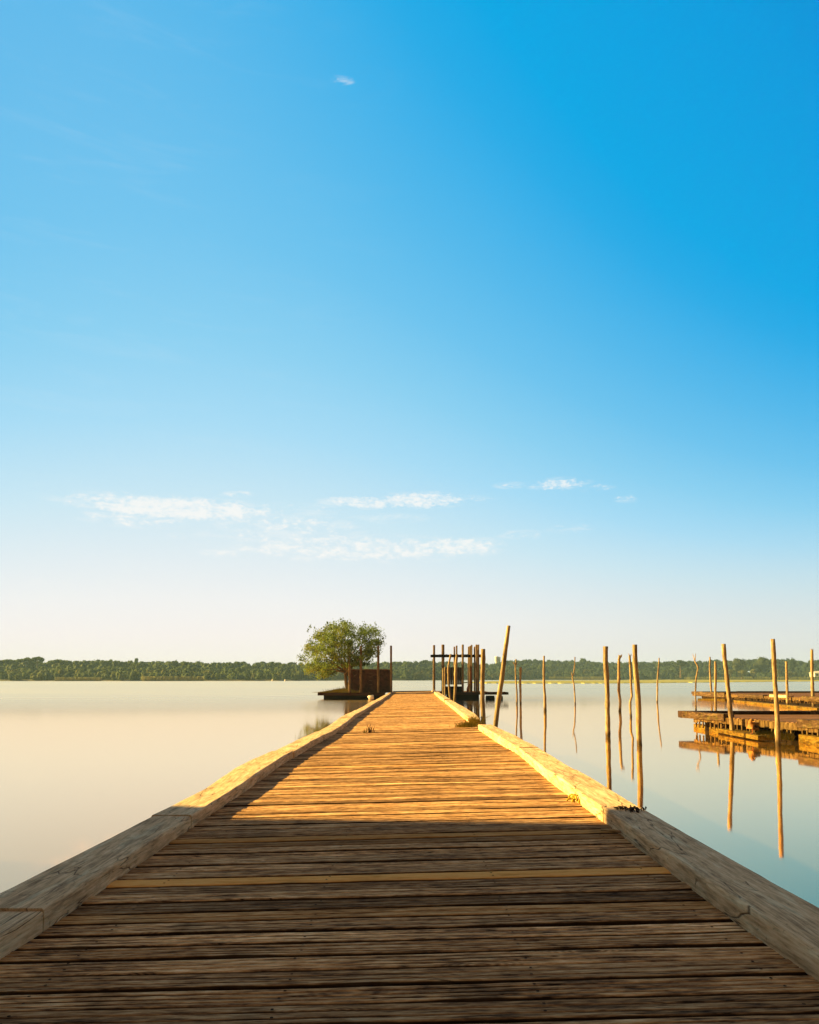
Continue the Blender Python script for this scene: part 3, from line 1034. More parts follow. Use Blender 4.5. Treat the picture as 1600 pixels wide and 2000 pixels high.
# ---------------------------------------------------------------- poles
def pole(pts, w_top, w_bot, label, d=None, yw=None, twigs=(), flare=0.0, group='bare poles standing in the water', seed=1, material='pole', zbot=-1.5, rough=0.10):
    """pts: centre line in the photo from top to bottom; w: pixel widths"""
    if d is None:
        d = at(pts[-1][0], yw, WATER).y
    P = [atd(a, b_, d) for a, b_ in pts]
    lastd = (P[-1] - P[-2]).normalized()
    if P[-1].z > zbot:
        P.append(P[-1] + lastd * ((zbot - P[-1].z) / min(-0.3, lastd.z)))
    L = [0.0]
    for i in range(1, len(P)):
        L.append(L[-1] + (P[i] - P[i - 1]).length)
    n_ = max(8, int(L[-1] / 0.12))
    ss = np.linspace(0, L[-1], n_)
    xx = np.interp(ss, L, [p.x for p in P]) + 0.006 * fbm1(ss * 1.5, seed, 3)
    yy = np.interp(ss, L, [p.y for p in P]) + 0.006 * fbm1(ss * 1.5, seed + 50, 3)
    zz = np.interp(ss, L, [p.z for p in P])
    k_ = d / F / 2
    rad = np.interp(ss, [0, L[-1]], [w_top * k_, w_bot * k_]) * (1 + 0.07 * fbm1(ss * 2.5, seed + 9, 3))
    if flare:
        rad[0] *= 1 + flare
        rad[1] *= 1 + flare * .4
    rr = random.Random(seed)
    for _ in range(2):
        j = rr.randrange(2, n_ - 2)
        rad[j] *= 1.13
    mb = MB()
    mb.tube([(xx[i], yy[i], zz[i]) for i in range(n_)], list(rad), 12, rough, seed=seed)
    for (x0_, y0_, x1_, y1_, tw) in twigs:
        a, b_ = atd(x0_, y0_, d), atd(x1_, y1_, d)
        m_ = (a + b_) / 2 + Vector((rr.uniform(-.02, .02), rr.uniform(-.05, .05), 0))
        mb.tube([a, m_, b_], [tw * k_, tw * k_ * .8, tw * k_ * .45], 7, 0.1, seed=seed)
    o = mb.build('pole', M[material], smooth=True)
    tag(o, label, 'pole', group)
    return o


G1 = 'bare poles standing in the water right of the jetty'
pole([(1008, 1287), (1007, 1305), (1007.8, 1331), (1009.6, 1350), (1009.8, 1375)], 2.6, 4.2, 'thin dark pole with little forked twigs at its top, right of the leaning pole', yw=1375,
     twigs=[(1007.4, 1302, 1002.5, 1293, 1.8), (1007.5, 1300, 1011, 1292, 1.4)], group=G1, seed=3)
pole([(1017, 1303), (1016.5, 1330), (1017.2, 1374)], 4.6, 3.6, 'short thin straight pole beside the twig topped pole', yw=1375, group=G1, seed=4)
pole([(1063, 1281), (1062, 1310), (1062.3, 1330), (1064.5, 1360), (1065, 1389)], 3.6, 6.4, 'medium pole with a narrowed tip, midway between leaning pole and thick pole', yw=1389, group=G1, seed=5)
pole([(1123, 1283), (1122.6, 1301), (1120.5, 1316), (1118, 1323), (1121.4, 1337), (1122.6, 1355), (1123.5, 1376)], 1.9, 3.2,
     'very thin crooked pole with one short side stub', yw=1376, twigs=[(1118.5, 1322, 1115.6, 1313, 2.0)], group=G1, seed=6)
pole([(1183, 1262.6), (1182.4, 1293), (1184.8, 1324), (1186.4, 1358), (1187.5, 1400), (1188, 1440)], 9.4, 9.6, 'thick straight pole with a split flared top, third tallest of the right hand poles',
     yw=1440, flare=.15, group=G1, seed=7)
pole([(1211, 1280), (1209, 1289), (1209, 1303), (1208.9, 1350), (1211.6, 1371), (1210.8, 1389)], 5.2, 5.4, 'dark pole with a wedge shaped head, between the two thick poles', yw=1390,
     twigs=[(1210, 1286, 1214.5, 1278.5, 4.0), (1209.5, 1288, 1208.5, 1279, 3.5)], group=G1, seed=8)
pole([(1230, 1281), (1231, 1298), (1232.4, 1330.5), (1234.4, 1360), (1231, 1369.5), (1231.4, 1387), (1232.7, 1400)], 4.2, 4.6,
     'knobbly pole with a small forked head, close against the left of the tallest thick pole', yw=1400,
     twigs=[(1230, 1283, 1228, 1276.5, 2.4), (1230, 1283, 1232.6, 1277, 2.2), (1231.4, 1387, 1228.3, 1386, 1.6)], group=G1, seed=9)
pole([(1240, 1259), (1241, 1301), (1244, 1334), (1247, 1382), (1248, 1430), (1248.8, 1456)], 9.0, 11.0, 'thickest smooth pole with a cleanly cut top, leaning slightly left', yw=1456, group=G1, seed=10)
pole([(1287.7, 1285), (1285.6, 1311), (1284.4, 1334), (1284, 1358), (1283.6, 1372)], 2.2, 3.8, 'thin plain pole alone between the thickest pole and the docks', yw=1372, group=G1, seed=11)
pole([(1357, 1291), (1363.8, 1302.5), (1359.6, 1325), (1358.5, 1351), (1359.5, 1390)], 2.6, 3.4, 'thin bent pole ending in a Y shaped fork behind the front dock', yw=1391,
     twigs=[(1357.5, 1292, 1353.2, 1277, 2.0), (1357.5, 1291, 1358.6, 1276.5, 2.0)], group=G1, seed=12)
pole([(1397.7, 1292), (1397.5, 1323), (1397, 1351), (1398.5, 1391)], 4.4, 4.6, 'straight flat topped pole behind the front dock, dark at its foot', yw=1393, group=G1, seed=14)
pole([(1386.8, 1283), (1386.6, 1304), (1388, 1332), (1390.4, 1362)], 2.8, 5.0, 'rough narrow pole at the left corner of the rear dock', yw=1366, group=G1, seed=13)
pole([(1412.9, 1257.5), (1415.3, 1285.6), (1421, 1332.5), (1425.6, 1379), (1429.8, 1424)], 7.6, 9.2, 'thick leaning pole standing at the left part of the front dock', d=20.1, group=G1, seed=15)
pole([(1510, 1248), (1511.9, 1295), (1513.4, 1332.5), (1517.5, 1379), (1519, 1426), (1520.3, 1457)], 7.8, 9.8, 'tallest upright pole, directly in front of the front dock', yw=1458, group=G1, seed=16)
pole([(1536, 1292), (1537, 1332.5), (1538.4, 1374)], 4.4, 5.2, 'short pale pole with a cut top at the edge of the rear dock', yw=1377, group=G1, seed=17)
pole([(1585.8, 1270), (1586, 1304), (1587, 1342), (1588.6, 1372)], 5.2, 6.6, 'rough pole with a notched top, rightmost in the photo', yw=1379,
     twigs=[(1584.5, 1272, 1583.6, 1267, 2.6), (1587.4, 1272, 1588, 1267, 2.6)], group=G1, seed=18)
G2 = 'poles along the right side of the jetty'
pole([(994, 1222), (987.5, 1270), (982, 1310), (976, 1350), (971, 1390), (967, 1425)], 7.6, 11.5, 'big long pole leaning to the right beside the jetty edge', d=16.6, group=G2, seed=19)
pole([(944, 1267.5), (943, 1320), (942.5, 1370), (945, 1416)], 8.0, 8.4, 'upright cut pole standing close to the gap in the jetty edging', d=19.9, group=G2, seed=20)
pole([(893, 1278), (890.5, 1305), (890, 1330), (888, 1369)], 5.6, 5.4, 'slim natural pole right of the twisted pole beside the jetty', d=32.5, group=G2, seed=21)
pole([(880.5, 1277.5), (877.5, 1291), (875.5, 1305), (876.5, 1335), (880, 1367)], 3.6, 4.6, 'twisted bow shaped pole beside the jetty', d=34, group=G2, seed=22)
pole([(865.6, 1305), (865.8, 1360)], 3.0, 3.2, 'left one of two short thin stakes at the jetty edge', d=43, group=G2, seed=23)
pole([(869, 1303), (869.2, 1361)], 2.8, 3.2, 'right one of two short thin stakes at the jetty edge', d=42, group=G2, seed=24)

# ---------------------------------------------------------------- the two platforms at the jetty's end
PD = at(700, 1367, WATER).y          # distance of the platforms' front sides


def sq_post(px, ytop, ybase, wpx, d, parent, material='post', name='post'):
    a = atd(px, ytop, d)
    b_ = atd(px, ybase, d)
    hw = wpx * d / F / 2
    mb = MB()
    n_ = 8
    mb.tube([(b_.x + (a.x - b_.x) * k / n_, d, b_.z + (a.z - b_.z) * k / n_) for k in range(n_ + 1)], [hw * R.uniform(.95, 1.08) for _ in range(n_ + 1)], 8, 0.05, seed=int(px))
    return mb.build(name, M[material], parent, smooth=False)


lp = thing('platform', 'floating timber platform left of the jetty end carrying a tree', 'platform', (-4, PD, WATER), 'platforms either side of the jetty end')
xl, xr = atd(623, 1353, PD).x, -1.75
ztop = atd(650, 1353, PD).z
mb = MB()
for k in range(34):
    mb.box((xl + R.uniform(-.02, .02), PD - .02 + k * .2, ztop - .05), (xr, PD + .175 + k * .2, ztop - R.uniform(0, .01)))
mb.build('deck', M['dockdeck'], lp)
mb = MB()
mb.box((xl, PD - .10, ztop - .20), (xr, PD - .03, ztop + .01))
mb.box((xl - .08, PD - .10, ztop - .20), (xl - .01, PD + 6.8, ztop + .01))
mb.build('edge_board', M['skirt'], lp, bevel=.01)
mb = MB()
xs_ = atd(632, 1360, PD).x
for k in range(26):
    w_ = (xr - xs_) / 26
    mb.box((xs_ + k * w_, PD + .12 + R.uniform(0, .03), WATER - .2), (xs_ + (k + 1) * w_ - .002, PD + .2, ztop - .06))
mb.box((xs_, PD + .22, WATER - .2), (xs_ + .08, PD + 6.5, ztop - .06))
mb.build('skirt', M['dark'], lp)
for px, w_ in ((683, 5.4), (705.2, 4.8), (739, 4.8), (764, 4.0)):
    sq_post(px, 1261, 1356, w_, PD + .35, lp)
mb = MB()
q = atd(725, 1363, PD - .25)
mb.tube([(q.x - .2, q.y, q.z - .02), (q.x - .17, q.y, q.z), (q.x + .17, q.y - .05, q.z + .05), (q.x + .2, q.y - .05, q.z + .05)], [.12, .17, .17, .12], 14)
mb.build('float', M['whiteplastic'], lp, smooth=True)

# rusty box
bd = PD + 0.75
bx0, bx1 = atd(685, 1340, bd).x, atd(765.5, 1340, bd).x
bzt = atd(725, 1307, bd).z
box = thing('steel_box', 'tall dark rusty steel box standing on the left platform behind four posts', 'steel box', ((bx0 + bx1) / 2, bd, ztop))
mb = MB()
cuts = [0, .26, .31, .70, .74, 1.0]
for k in range(5):
    xa, xb = bx0 + (bx1 - bx0) * cuts[k], bx0 + (bx1 - bx0) * cuts[k + 1]
    off = .03 if k % 2 else 0
    mb.box((xa + .004, bd + off, ztop), (xb - .004, bd + .12, bzt - .06))
mb.box((bx0, bd + .12, ztop), (bx0 + .05, bd + 1.6, bzt - .06))
mb.box((bx1 - .05, bd + .12, ztop), (bx1, bd + 1.6, bzt - .06))
mb.box((bx0, bd + 1.6, ztop), (bx1, bd + 1.66, bzt - .06))
mb.build('wall', M['rust'], box)
mb = MB()
mb.box((bx0 - .02, bd - .03, bzt - .055), (bx1 - .25, bd + 1.7, bzt + .005))
mb.box((bx1 - .24, bd - .02, bzt - .055), (bx1 + .02, bd + 1.7, bzt - .02))
mb.build('rim', M['post'], box)
for k in range(5):
    q = atd(724.5, 1315 + k * 7.2, bd - .05)
    mb = MB()
    mb.tube([(q.x - .10, bd, q.z), (q.x - .10, q.y - .03, q.z + .01), (q.x + .10, q.y - .03, q.z), (q.x + .10, bd, q.z)], [.012] * 4, 6)
    mb.build('rung', M['post'], box)
q = atd(694, 1319, bd - .02)
mb = MB()
mb.tube([(q.x - .07, bd - .015, q.z - .05), (q.x + .09, bd - .03, q.z + .06)], [.02, .02], 6)
mb.build('handle', M['post'], box)

# grass mound under the tree
gm = MB()
for _ in range(2600):
    u_ = R.gauss(0, .42)
    x_ = atd(663, 1352, PD + 1).x + u_ * 1.6
    y_ = PD + .3 + R.uniform(0, 1.6)
    hh = .30 * math.exp(-(u_ - .25) ** 2 * 1.6) * R.uniform(.4, 1.1) + .03
    if R.random() < .02:
        hh += .2
    l_ = R.uniform(-.12, .12)
    gm.add([(x_ - .02, y_, ztop), (x_ + .02, y_, ztop), (x_ + l_, y_ + R.uniform(-.06, .06), ztop + hh)], [(0, 1, 2)])
tag(gm.build('grass', M['grass']), 'yellow green grass mound round the tree foot on the left platform', 'grass', kind='stuff')

# ---- the tree
tx, td = atd(681, 1352, PD + 1.2).x, PD + 1.2
tree = thing('small_tree', 'leafy green broad crowned tree growing on the left platform', 'tree', (tx, td, ztop))


def tp(px, py, dy=0.0):
    q = atd(px, py, td)
    return Vector((q.x, td + dy, q.z))


mb = MB()
trunk = [tp(681, 1354), tp(679, 1345), tp(676.5, 1333), tp(675.5, 1322), tp(675.5, 1312)]
mb.tube(trunk, [.20, .155, .14, .13, .12], 12, .08, seed=5)
mb.build('trunk', M['bark'], tree, smooth=True)
mb = MB()
ends = [(606, 1312, -1.0), (616, 1286, .8), (604, 1264, -.6), (628, 1242, .5), (650, 1226, -1.2), (668, 1216, .4), (690, 1226, 1.2), (708, 1240, -.9), (728, 1236, .3),
        (738, 1258, -.5), (722, 1272, 1.0), (640, 1262, -1.6), (660, 1246, 1.6), (684, 1258, -1.7), (700, 1284, -.8), (634, 1302, 1.2), (718, 1296, .8), (652, 1282, -.9), (622, 1322, .2)]
tips = []
for k, (px, py, dy) in enumerate(ends):
    a = tp(675 + R.uniform(-2, 4), R.uniform(1308, 1320))
    b_ = tp(px, py, dy)
    m1 = a.lerp(b_, .35) + Vector((R.uniform(-.12, .12), dy * .1, .22 if px < 660 or px > 700 else .05))
    m2 = a.lerp(b_, .7) + Vector((R.uniform(-.15, .15), 0, .12))
    mb.tube([a, m1, m2, b_], [.07, .045, .03, .012], 7, .06, seed=k)
    tips += [m1.lerp(m2, .5), m2, b_, m2.lerp(b_, .5)]
    for _ in range(3):
        s0 = m1.lerp(b_, R.uniform(.1, .9))
        s1 = s0 + Vector((R.uniform(-.5, .5), R.uniform(-.5, .5), R.uniform(.0, .5)))
        mb.tube([s0, s1], [.02, .007], 5, 0, seed=k)
        tips.append(s1)
mb.build('branches', M['bark'], tree, smooth=True)
mb = MB()
# crown outline as seen: px column -> top and bottom rows
colx = [588, 596, 606, 620, 634, 650, 665, 680, 700, 715, 730, 742, 750]
topy = [1280, 1262, 1246, 1233, 1222, 1216, 1210, 1216, 1226, 1222, 1222, 1234, 1248]
boty = [1292, 1306, 1318, 1322, 1316, 1306, 1302, 1304, 1300, 1292, 1284, 1274, 1254]


def inside(q, shrink=0.0):
    if q.y <= 0:
        return False
    rel = q - EYE
    dpt = rel.dot(FW)
    px = CX + F * rel.x / dpt
    py = CY - F * rel.dot(UP) / dpt
    if px < colx[0] or px > colx[-1]:
        return False
    t0, b0 = np.interp(px, colx, topy), np.interp(px, colx, boty)
    half = 2.6 * math.sqrt(max(0, 1 - ((px - 668) / 84) ** 2))
    return t0 + shrink < py < b0 - shrink and abs(q.y - td) < half + .2


cl_ = list(tips)
tries = 0
while len(cl_) < 400 and tries < 20000:
    tries += 1
    q = tp(R.uniform(590, 750), R.uniform(1212, 1322), R.uniform(-2.5, 2.5))
    rel = q - tp(672, 1268)
    rr_ = math.sqrt((rel.x / 3.0) ** 2 + (rel.y / 2.6) ** 2 + (rel.z / 2.1) ** 2)
    if inside(q, 3) and (rr_ > .5 or R.random() < .12):
        cl_.append(q)
for q in cl_:
    n_ = R.randint(30, 90)
    sg = R.uniform(.11, .22)
    P = np.array(q) + NP.normal(size=(n_, 3)) * np.array([sg, sg, sg * .8])
    tb = R.uniform(.2, .8)
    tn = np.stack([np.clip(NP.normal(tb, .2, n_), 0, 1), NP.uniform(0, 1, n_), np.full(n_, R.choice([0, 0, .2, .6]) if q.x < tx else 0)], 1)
    leaf_quads(P, .13, mb, tn, .25)
for (px, py) in [(607, 1220), (613, 1226), (601, 1230), (664, 1207), (669, 1212), (713, 1218), (733, 1217), (753, 1239), (748, 1244), (588, 1286), (651, 1213), (640, 1216), (704, 1222), (728, 1288), (722, 1290)]:
    q = tp(px, py + 2, R.uniform(-.5, .5))
    P = np.array(q) + NP.normal(size=(16, 3)) * np.array([.05, .05, .10])
    leaf_quads(P, .13, mb, np.tile(np.array([[.25, .5, 0.]]), (16, 1)), .25)
mb.build('crown', M['leaf'], tree)

# ---- right platform
rp = thing('platform', 'dark floating platform right of the jetty end with a frame of posts', 'platform', (4, PD, WATER), 'platforms either side of the jetty end')
xl, xr = 2.15, atd(991, 1353, PD).x
zt2 = atd(960, 1352.2, PD).z
mb = MB()
for k in range(30):
    mb.box((xl, PD + .0 + k * .2, zt2 - .05), (xr - (0 if k < 12 else 1.1) + R.uniform(-.02, .02), PD + .185 + k * .2, zt2 - R.uniform(0, .01)))
mb.build('deck', M['dockdeck'], rp)
mb = MB()
mb.box((xl, PD - .08, zt2 - .17), (xr, PD - .01, zt2 + .01))
mb.box((xr + .01, PD - .08, zt2 - .17), (xr + .08, PD + 2.3, zt2 + .01))
mb.build('edge_board', M['skirt'], rp, bevel=.01)
mb = MB()
a_, b2 = atd(872, 1360, PD).x, atd(936, 1360, PD).x
for k in range(14):
    w_ = (b2 - a_) / 14
    mb.box((a_ + k * w_, PD + .08 + R.uniform(0, .03), WATER - .2), (a_ + (k + 1) * w_ - .002, PD + .16, zt2 - .06))
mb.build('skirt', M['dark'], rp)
for (pa, pb) in ((949, 966), (972, 982)):
    mb = MB()
    a_, b2 = atd(pa, 1360, PD + .5).x, atd(pb, 1360, PD + .5).x
    mb.tube([(a_, PD + .5, WATER + .06), (a_ + .03, PD + .5, WATER + .06), (b2 - .03, PD + .5, WATER + .06), (b2, PD + .5, WATER + .06)], [.18, .24, .24, .18], 14)
    mb.build('float', M['dark'], rp, smooth=True)
# posts: column, top row, width px, extra depth
for (px, yt, w_, dd) in [(848, 1260, 4.6, 3.2), (865.3, 1259, 5.6, 1.2), (887.6, 1263, 3.2, 3.4), (892, 1261, 3.4, 1.6), (904, 1259, 4.2, .4), (915.5, 1263, 3.2, 3.0), (918.5, 1261.5, 3.4, 2.2),
                         (921.4, 1259.5, 3.2, .5), (927, 1263, 3.0, 3.0), (931, 1259, 4.4, .7), (934.6, 1259, 3.6, .3)]:
    sq_post(px, yt, 1353, w_, PD + dd, rp)
mb = MB()
a_, b2 = atd(841, 1281, PD + .95), atd(941, 1280.5, PD + .95)
nseg = 24
for k in range(nseg):
    u0, u1 = k / nseg, (k + 1) / nseg
    hz = .02 * R.uniform(-1, 1)
    mb.box((a_.x + (b2.x - a_.x) * u0, PD + .90, a_.z - .11), (a_.x + (b2.x - a_.x) * u1, PD + 1.0, a_.z + .10 + hz))
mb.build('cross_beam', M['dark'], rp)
mb = MB()
a_, b2 = atd(869.5, 1303.5, PD + .75), atd(902, 1337, PD + .75)
for k in range(9):
    w_ = (b2.x - a_.x) / 9
    mb.box((a_.x + k * w_, PD + .72 + (k % 2) * .012, b2.z), (a_.x + (k + 1) * w_ - .012, PD + .77, a_.z))
mb.build('panel', M['skirt'], rp)
mb = MB()
a_, b2 = atd(870, 1340.5, PD + .75), atd(902, 1353, PD + .75)
mb.box((a_.x, PD + .72, b2.z), (b2.x, PD + .77, a_.z))
mb.build('panel', M['dark'], rp)
q0 = PD + .4
t_ = thing('rusty_pipe', 'bent orange rusty pipe standing on the right platform', 'pipe', atd(915, 1353, q0))
mb = MB()
mb.tube([atd(914, 1353, q0), atd(913.5, 1346, q0), atd(915.5, 1340, q0), atd(919, 1336, q0), atd(919.5, 1325, q0), atd(919, 1304, q0)], [.085, .085, .075, .06, .055, .05], 12)
mb.build('pipe', M['rustbright'], t_, smooth=True)
mb = MB()
mb.tube([atd(914, 1338, q0 + .1), atd(914, 1304, q0 + .1)], [.025, .025], 8)
tag(mb.build('stake', M['whiteplastic']), 'thin white stake beside the bent rusty pipe', 'stake')
mb = MB()
mb.tube([atd(933, 1351, PD + .05), atd(933, 1312, PD + .05)], [.045, .04], 8)
tag(mb.build('stake', M['pole']), 'short golden stake in front of the dark posts on the right platform', 'stake')


# ---------------------------------------------------------------- docks on the right
def dock(name_label, A, B, X1, Y0, kerb_far, kerbs, ledges, ledge_z, slats, parent_loc, zdeck=0.0, pitch=.15, far_w=.28):
    """A far-left corner, B a point nearer on the same edge; deck spreads right to X1 and toward the viewer to Y0"""
    t_ = thing('dock', name_label, 'dock', parent_loc, 'timber docks on the right')
    ax, ay = A
    bx, by = B

    def edge_x(y):
        return ax + (bx - ax) * (ay - y) / (ay - by)
    mb = MB()
    y = ay
    while y > Y0:
        e_ = edge_x(y)
        tn = (R.uniform(.35, .65), R.random(), 0)
        mb.box((e_ + .08, y - pitch + .012, zdeck - .06), (X1, y, zdeck + R.uniform(-.004, .004)), 0, tn)
        y -= pitch
    mb.build('deck', M['dockdeck'], t_)
    # far side kerb, runs away to the right
    for (x0_, x1_, hh, mt) in kerb_far:
        mb = MB()
        mb.box((x0_ + .005, ay + .0, zdeck - .1), (x1_ - .005, ay + far_w, zdeck + hh), .006)
        mb.build('edge_beam', M[mt], t_, bevel=.012)
    for (y0_, y1_, mt, hh, dn) in kerbs:
        mb = MB()
        n_ = 8
        for k in range(n_):
            ya, yb = y0_ + (y1_ - y0_) * k / n_, y0_ + (y1_ - y0_) * (k + 1) / n_
            h_ = hh + R.uniform(-.006, .006)
            xa, xb = edge_x(ya) - .04, edge_x(yb) - .04
            mb.add([(xa, ya, zdeck - dn), (xa + .3, ya, zdeck - dn), (xa + .3, ya, zdeck + h_), (xa, ya, zdeck + h_),
                    (xb, yb, zdeck - dn), (xb + .3, yb, zdeck - dn), (xb + .3, yb, zdeck + hh), (xb, yb, zdeck + hh)],
                   ([(0, 1, 2, 3)] if k == 0 else []) + ([(7, 6, 5, 4)] if k == n_ - 1 else []) + [(0, 3, 7, 4), (3, 2, 6, 7), (2, 1, 5, 6), (1, 0, 4, 5)])
        mb.build('edge_beam', M[mt], t_)
    # ends of the vertical planks under the edge
    mb = MB()
    y = slats[0]
    while y > slats[1]:
        def sbox(ya, yb, o0, o1, z0, z1):
            xa, xb = edge_x(ya), edge_x(yb)
            vs_ = [(xa + o0, ya, z0), (xa + o1, ya, z0), (xb + o0, yb, z0), (xb + o1, yb, z0),
                   (xa + o0, ya, z1), (xa + o1, ya, z1), (xb + o0, yb, z1), (xb + o1, yb, z1)]
            mb.add(vs_, [(0, 2, 3, 1), (4, 5, 7, 6), (0, 1, 5, 4), (2, 6, 7, 3), (0, 4, 6, 2), (1, 3, 7, 5)])
        bot = slats[2] - R.uniform(0, .03)
        wd = pitch - R.uniform(.010, .022)
        o_ = .012 + R.uniform(-.004, .004)
        sbox(y - wd, y, o_, .05, zdeck - .15 - R.uniform(0, .07), zdeck - .003 - R.uniform(0, .012))
        c_ = y - wd * R.uniform(.3, .7)
        if R.random() < .88:
            sbox(c_ - R.uniform(.012, .022), c_ + .014, .03, .06, bot, zdeck - .14)
        y -= pitch
    mb.build('slats', M['dockslat'], t_)
    mb = MB()
    y0_, y1_ = slats[0], slats[1]
    f0, f1 = edge_x(y0_) + .024, edge_x(y1_) + .024
    mb.add([(f0, y0_, zdeck - .18), (f1, y1_, zdeck - .18), (f1, y1_, zdeck - .012), (f0, y0_, zdeck - .012),
            (f0 + .05, y0_, zdeck - .18), (f1 + .05, y1_, zdeck - .18), (f1 + .05, y1_, zdeck - .012), (f0 + .05, y0_, zdeck - .012)],
           [(0, 3, 2, 1), (4, 5, 6, 7), (0, 4, 7, 3), (1, 2, 6, 5), (3, 7, 6, 2), (0, 1, 5, 4)])
    e0, e1 = edge_x(y0_) + .35, edge_x(y1_) + .35
    mb.add([(e0, y0_, WATER - .3), (e1, y1_, WATER - .3), (e1, y1_, zdeck - .07), (e0, y0_, zdeck - .07),
            (e0 + .1, y0_, WATER - .3), (e1 + .1, y1_, WATER - .3), (e1 + .1, y1_, zdeck - .07), (e0 + .1, y0_, zdeck - .07)],
           [(0, 3, 2, 1), (4, 5, 6, 7), (0, 4, 7, 3), (1, 2, 6, 5), (3, 7, 6, 2)])
    mb.build('underframe', M['dark'], t_)
    for (p_, q_, wd, hh, mt) in ledges:
        mb = MB()
        mb.beam((p_[0], p_[1], p_[2]), (q_[0], q_[1], q_[2]), wd, hh)
        mb.build('waterline_beam', M[mt], t_, bevel=.015)
    y = ay - .6
    while y > Y0:
        mb = MB()
        mb.tube([(edge_x(y) + .5, y, -1.6), (edge_x(y) + .5, y, zdeck - .07)], [.09, .08], 8)
        mb.build('pile', M['dark'], t_)
        y -= 3.2
    return t_


dA = at(1330, 1389, 0.1)
dB = at(1600, 1407, 0.1)
lz = -0.33
l0, l1 = at(1354, 1413.5, lz), at(1401, 1423, lz)
l2, l3 = at(1403, 1423, lz + .02), at(1480, 1436.5, lz + .02)
l4, l5 = at(1556, 1439, lz), at(1600, 1447, lz)
eA, eB = (dA.x + .05, dA.y), (dB.x + .05, dB.y)
dock('nearer timber dock on the right with golden lit slatted side', eA, eB, 15.0, 13.5,
     [(dA.x, at(1547, 1386, .1).x, .10, 'skirt'), (at(1547, 1386, .1).x, 15.0, .11, 'dock')],
     [(dA.y - .01, at(1431, 1394.5, .1).y, 'dock', .10, .10), (at(1524, 1404, .1).y, 13.6, 'dock', .10, .10)],
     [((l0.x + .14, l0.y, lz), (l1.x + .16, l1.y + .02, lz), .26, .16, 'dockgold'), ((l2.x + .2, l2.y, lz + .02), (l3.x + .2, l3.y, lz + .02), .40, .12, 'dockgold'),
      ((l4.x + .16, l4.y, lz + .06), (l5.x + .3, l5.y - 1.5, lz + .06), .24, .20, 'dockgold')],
     lz, (dA.y - .45, 13.8, lz + .0), (dA.x + 1, dA.y, WATER))

rA = at(1353, 1350.5, 0.1)
rB = at(1542, 1358.0, 0.1)
m0, m1_ = at(1356, 1364.0, lz), at(1407, 1364.5, lz)
m2_, m3_ = at(1439, 1367.5, lz), at(1600, 1383.0, lz)
dock('farther timber dock on the right beyond the front dock', (rA.x, rA.y), (rB.x, rB.y), 34.0, 34.0,
     [(rA.x, at(1453, 1351, .1).x, .10, 'skirt'), (at(1453, 1351, .1).x, 34, .12, 'dock')],
     [(rA.y - .02, at(1405, 1353, .1).y, 'dock', .10, .22), (at(1438, 1354, .1).y, at(1490, 1356, .1).y, 'dock', .06, .12), (at(1492, 1356.5, .1).y, rB.y, 'beam', .10, .05), (rB.y - 1.2, 34.2, 'dock', .08, .12)],
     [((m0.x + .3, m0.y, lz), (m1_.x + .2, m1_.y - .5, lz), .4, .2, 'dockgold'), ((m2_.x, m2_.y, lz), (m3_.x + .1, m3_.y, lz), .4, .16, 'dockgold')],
     lz, (rA.y - 1.0, 34.5, lz + .02), (rA.x + 2, rA.y, WATER))

# rocks and weed on the ledge
mb = MB()
for k in range(26):
    px, py = R.uniform(1404, 1424), R.uniform(1417, 1421)
    q = at(px, py + 1.5, lz + .02)
    r_ = R.uniform(.02, .055)
    mb.tube([(q.x, q.y, lz + .01), (q.x, q.y, lz + .03 + r_), (q.x, q.y, lz + .03 + r_ * 2)], [r_, r_ * 1.1, r_ * .3], 6, .2, seed=k)
tag(mb.build('rubble', M['rust']), 'small dark rubble heap on the front dock ledge beside the leaning pole', 'rubble', kind='stuff')
mb = MB()
for k in range(260):
    px = R.choice([R.uniform(1478, 1514), R.uniform(1524, 1552)])
    q = at(px, 1428 + (px - 1478) * .12 + R.uniform(-3, 5), lz + .05)
    l_ = R.uniform(.02, .09)
    mb.add([(q.x - .02, q.y, lz - .02), (q.x + .02, q.y, lz - .02), (q.x + R.uniform(-.05, .05), q.y + R.uniform(-.05, .05), lz + l_ + .04)], [(0, 1, 2)])
tag(mb.build('moss', M['moss']), 'yellow green moss and weed on the front dock ledge', 'moss', kind='stuff')

# ---- the duck on the ledge
dq = at(1467, 1433, lz + .02)
dx0, dy0, dz0 = dq.x + .06, dq.y, lz + .02
duck = thing('duck', 'brown duck standing on the front dock ledge, breast lit orange', 'duck', (dx0, dy0, dz0))
M['duck'] = simple('duck_plumage', (0.13, 0.05, 0.010), (0.34, 0.16, 0.03), 14, 0.8, 0.1)
me = bpy.data.meshes.new('body')
sk = [((0.10, .06, .17), .02), ((0.06, .04, .19), .055), ((0.0, .0, .20), .10), ((-.06, -.02, .215), .105), ((-.09, -.03, .27), .06), ((-.07, -.03, .325), .04),
      ((-.04, -.02, .355), .048), ((0.0, .0, .345), .03), ((.04, .015, .325), .012)]
me.from_pydata([(dx0 + a[0], dy0 + a[1], dz0 + a[2]) for a, _ in sk], [(i, i + 1) for i in range(len(sk) - 1)], [])
ob = bpy.data.objects.new('body', me)
C.objects.link(ob)
ob.parent = duck
ob.location = -duck.location
ob.modifiers.new('skin', 'SKIN')
for i, (_, r_) in enumerate(sk):
    me.skin_vertices[0].data[i].radius = (r_, r_)
me.skin_vertices[0].data[2].use_root = True
sb = ob.modifiers.new('sub', 'SUBSURF')
sb.levels = sb.render_levels = 2
me.materials.append(M['duck'])
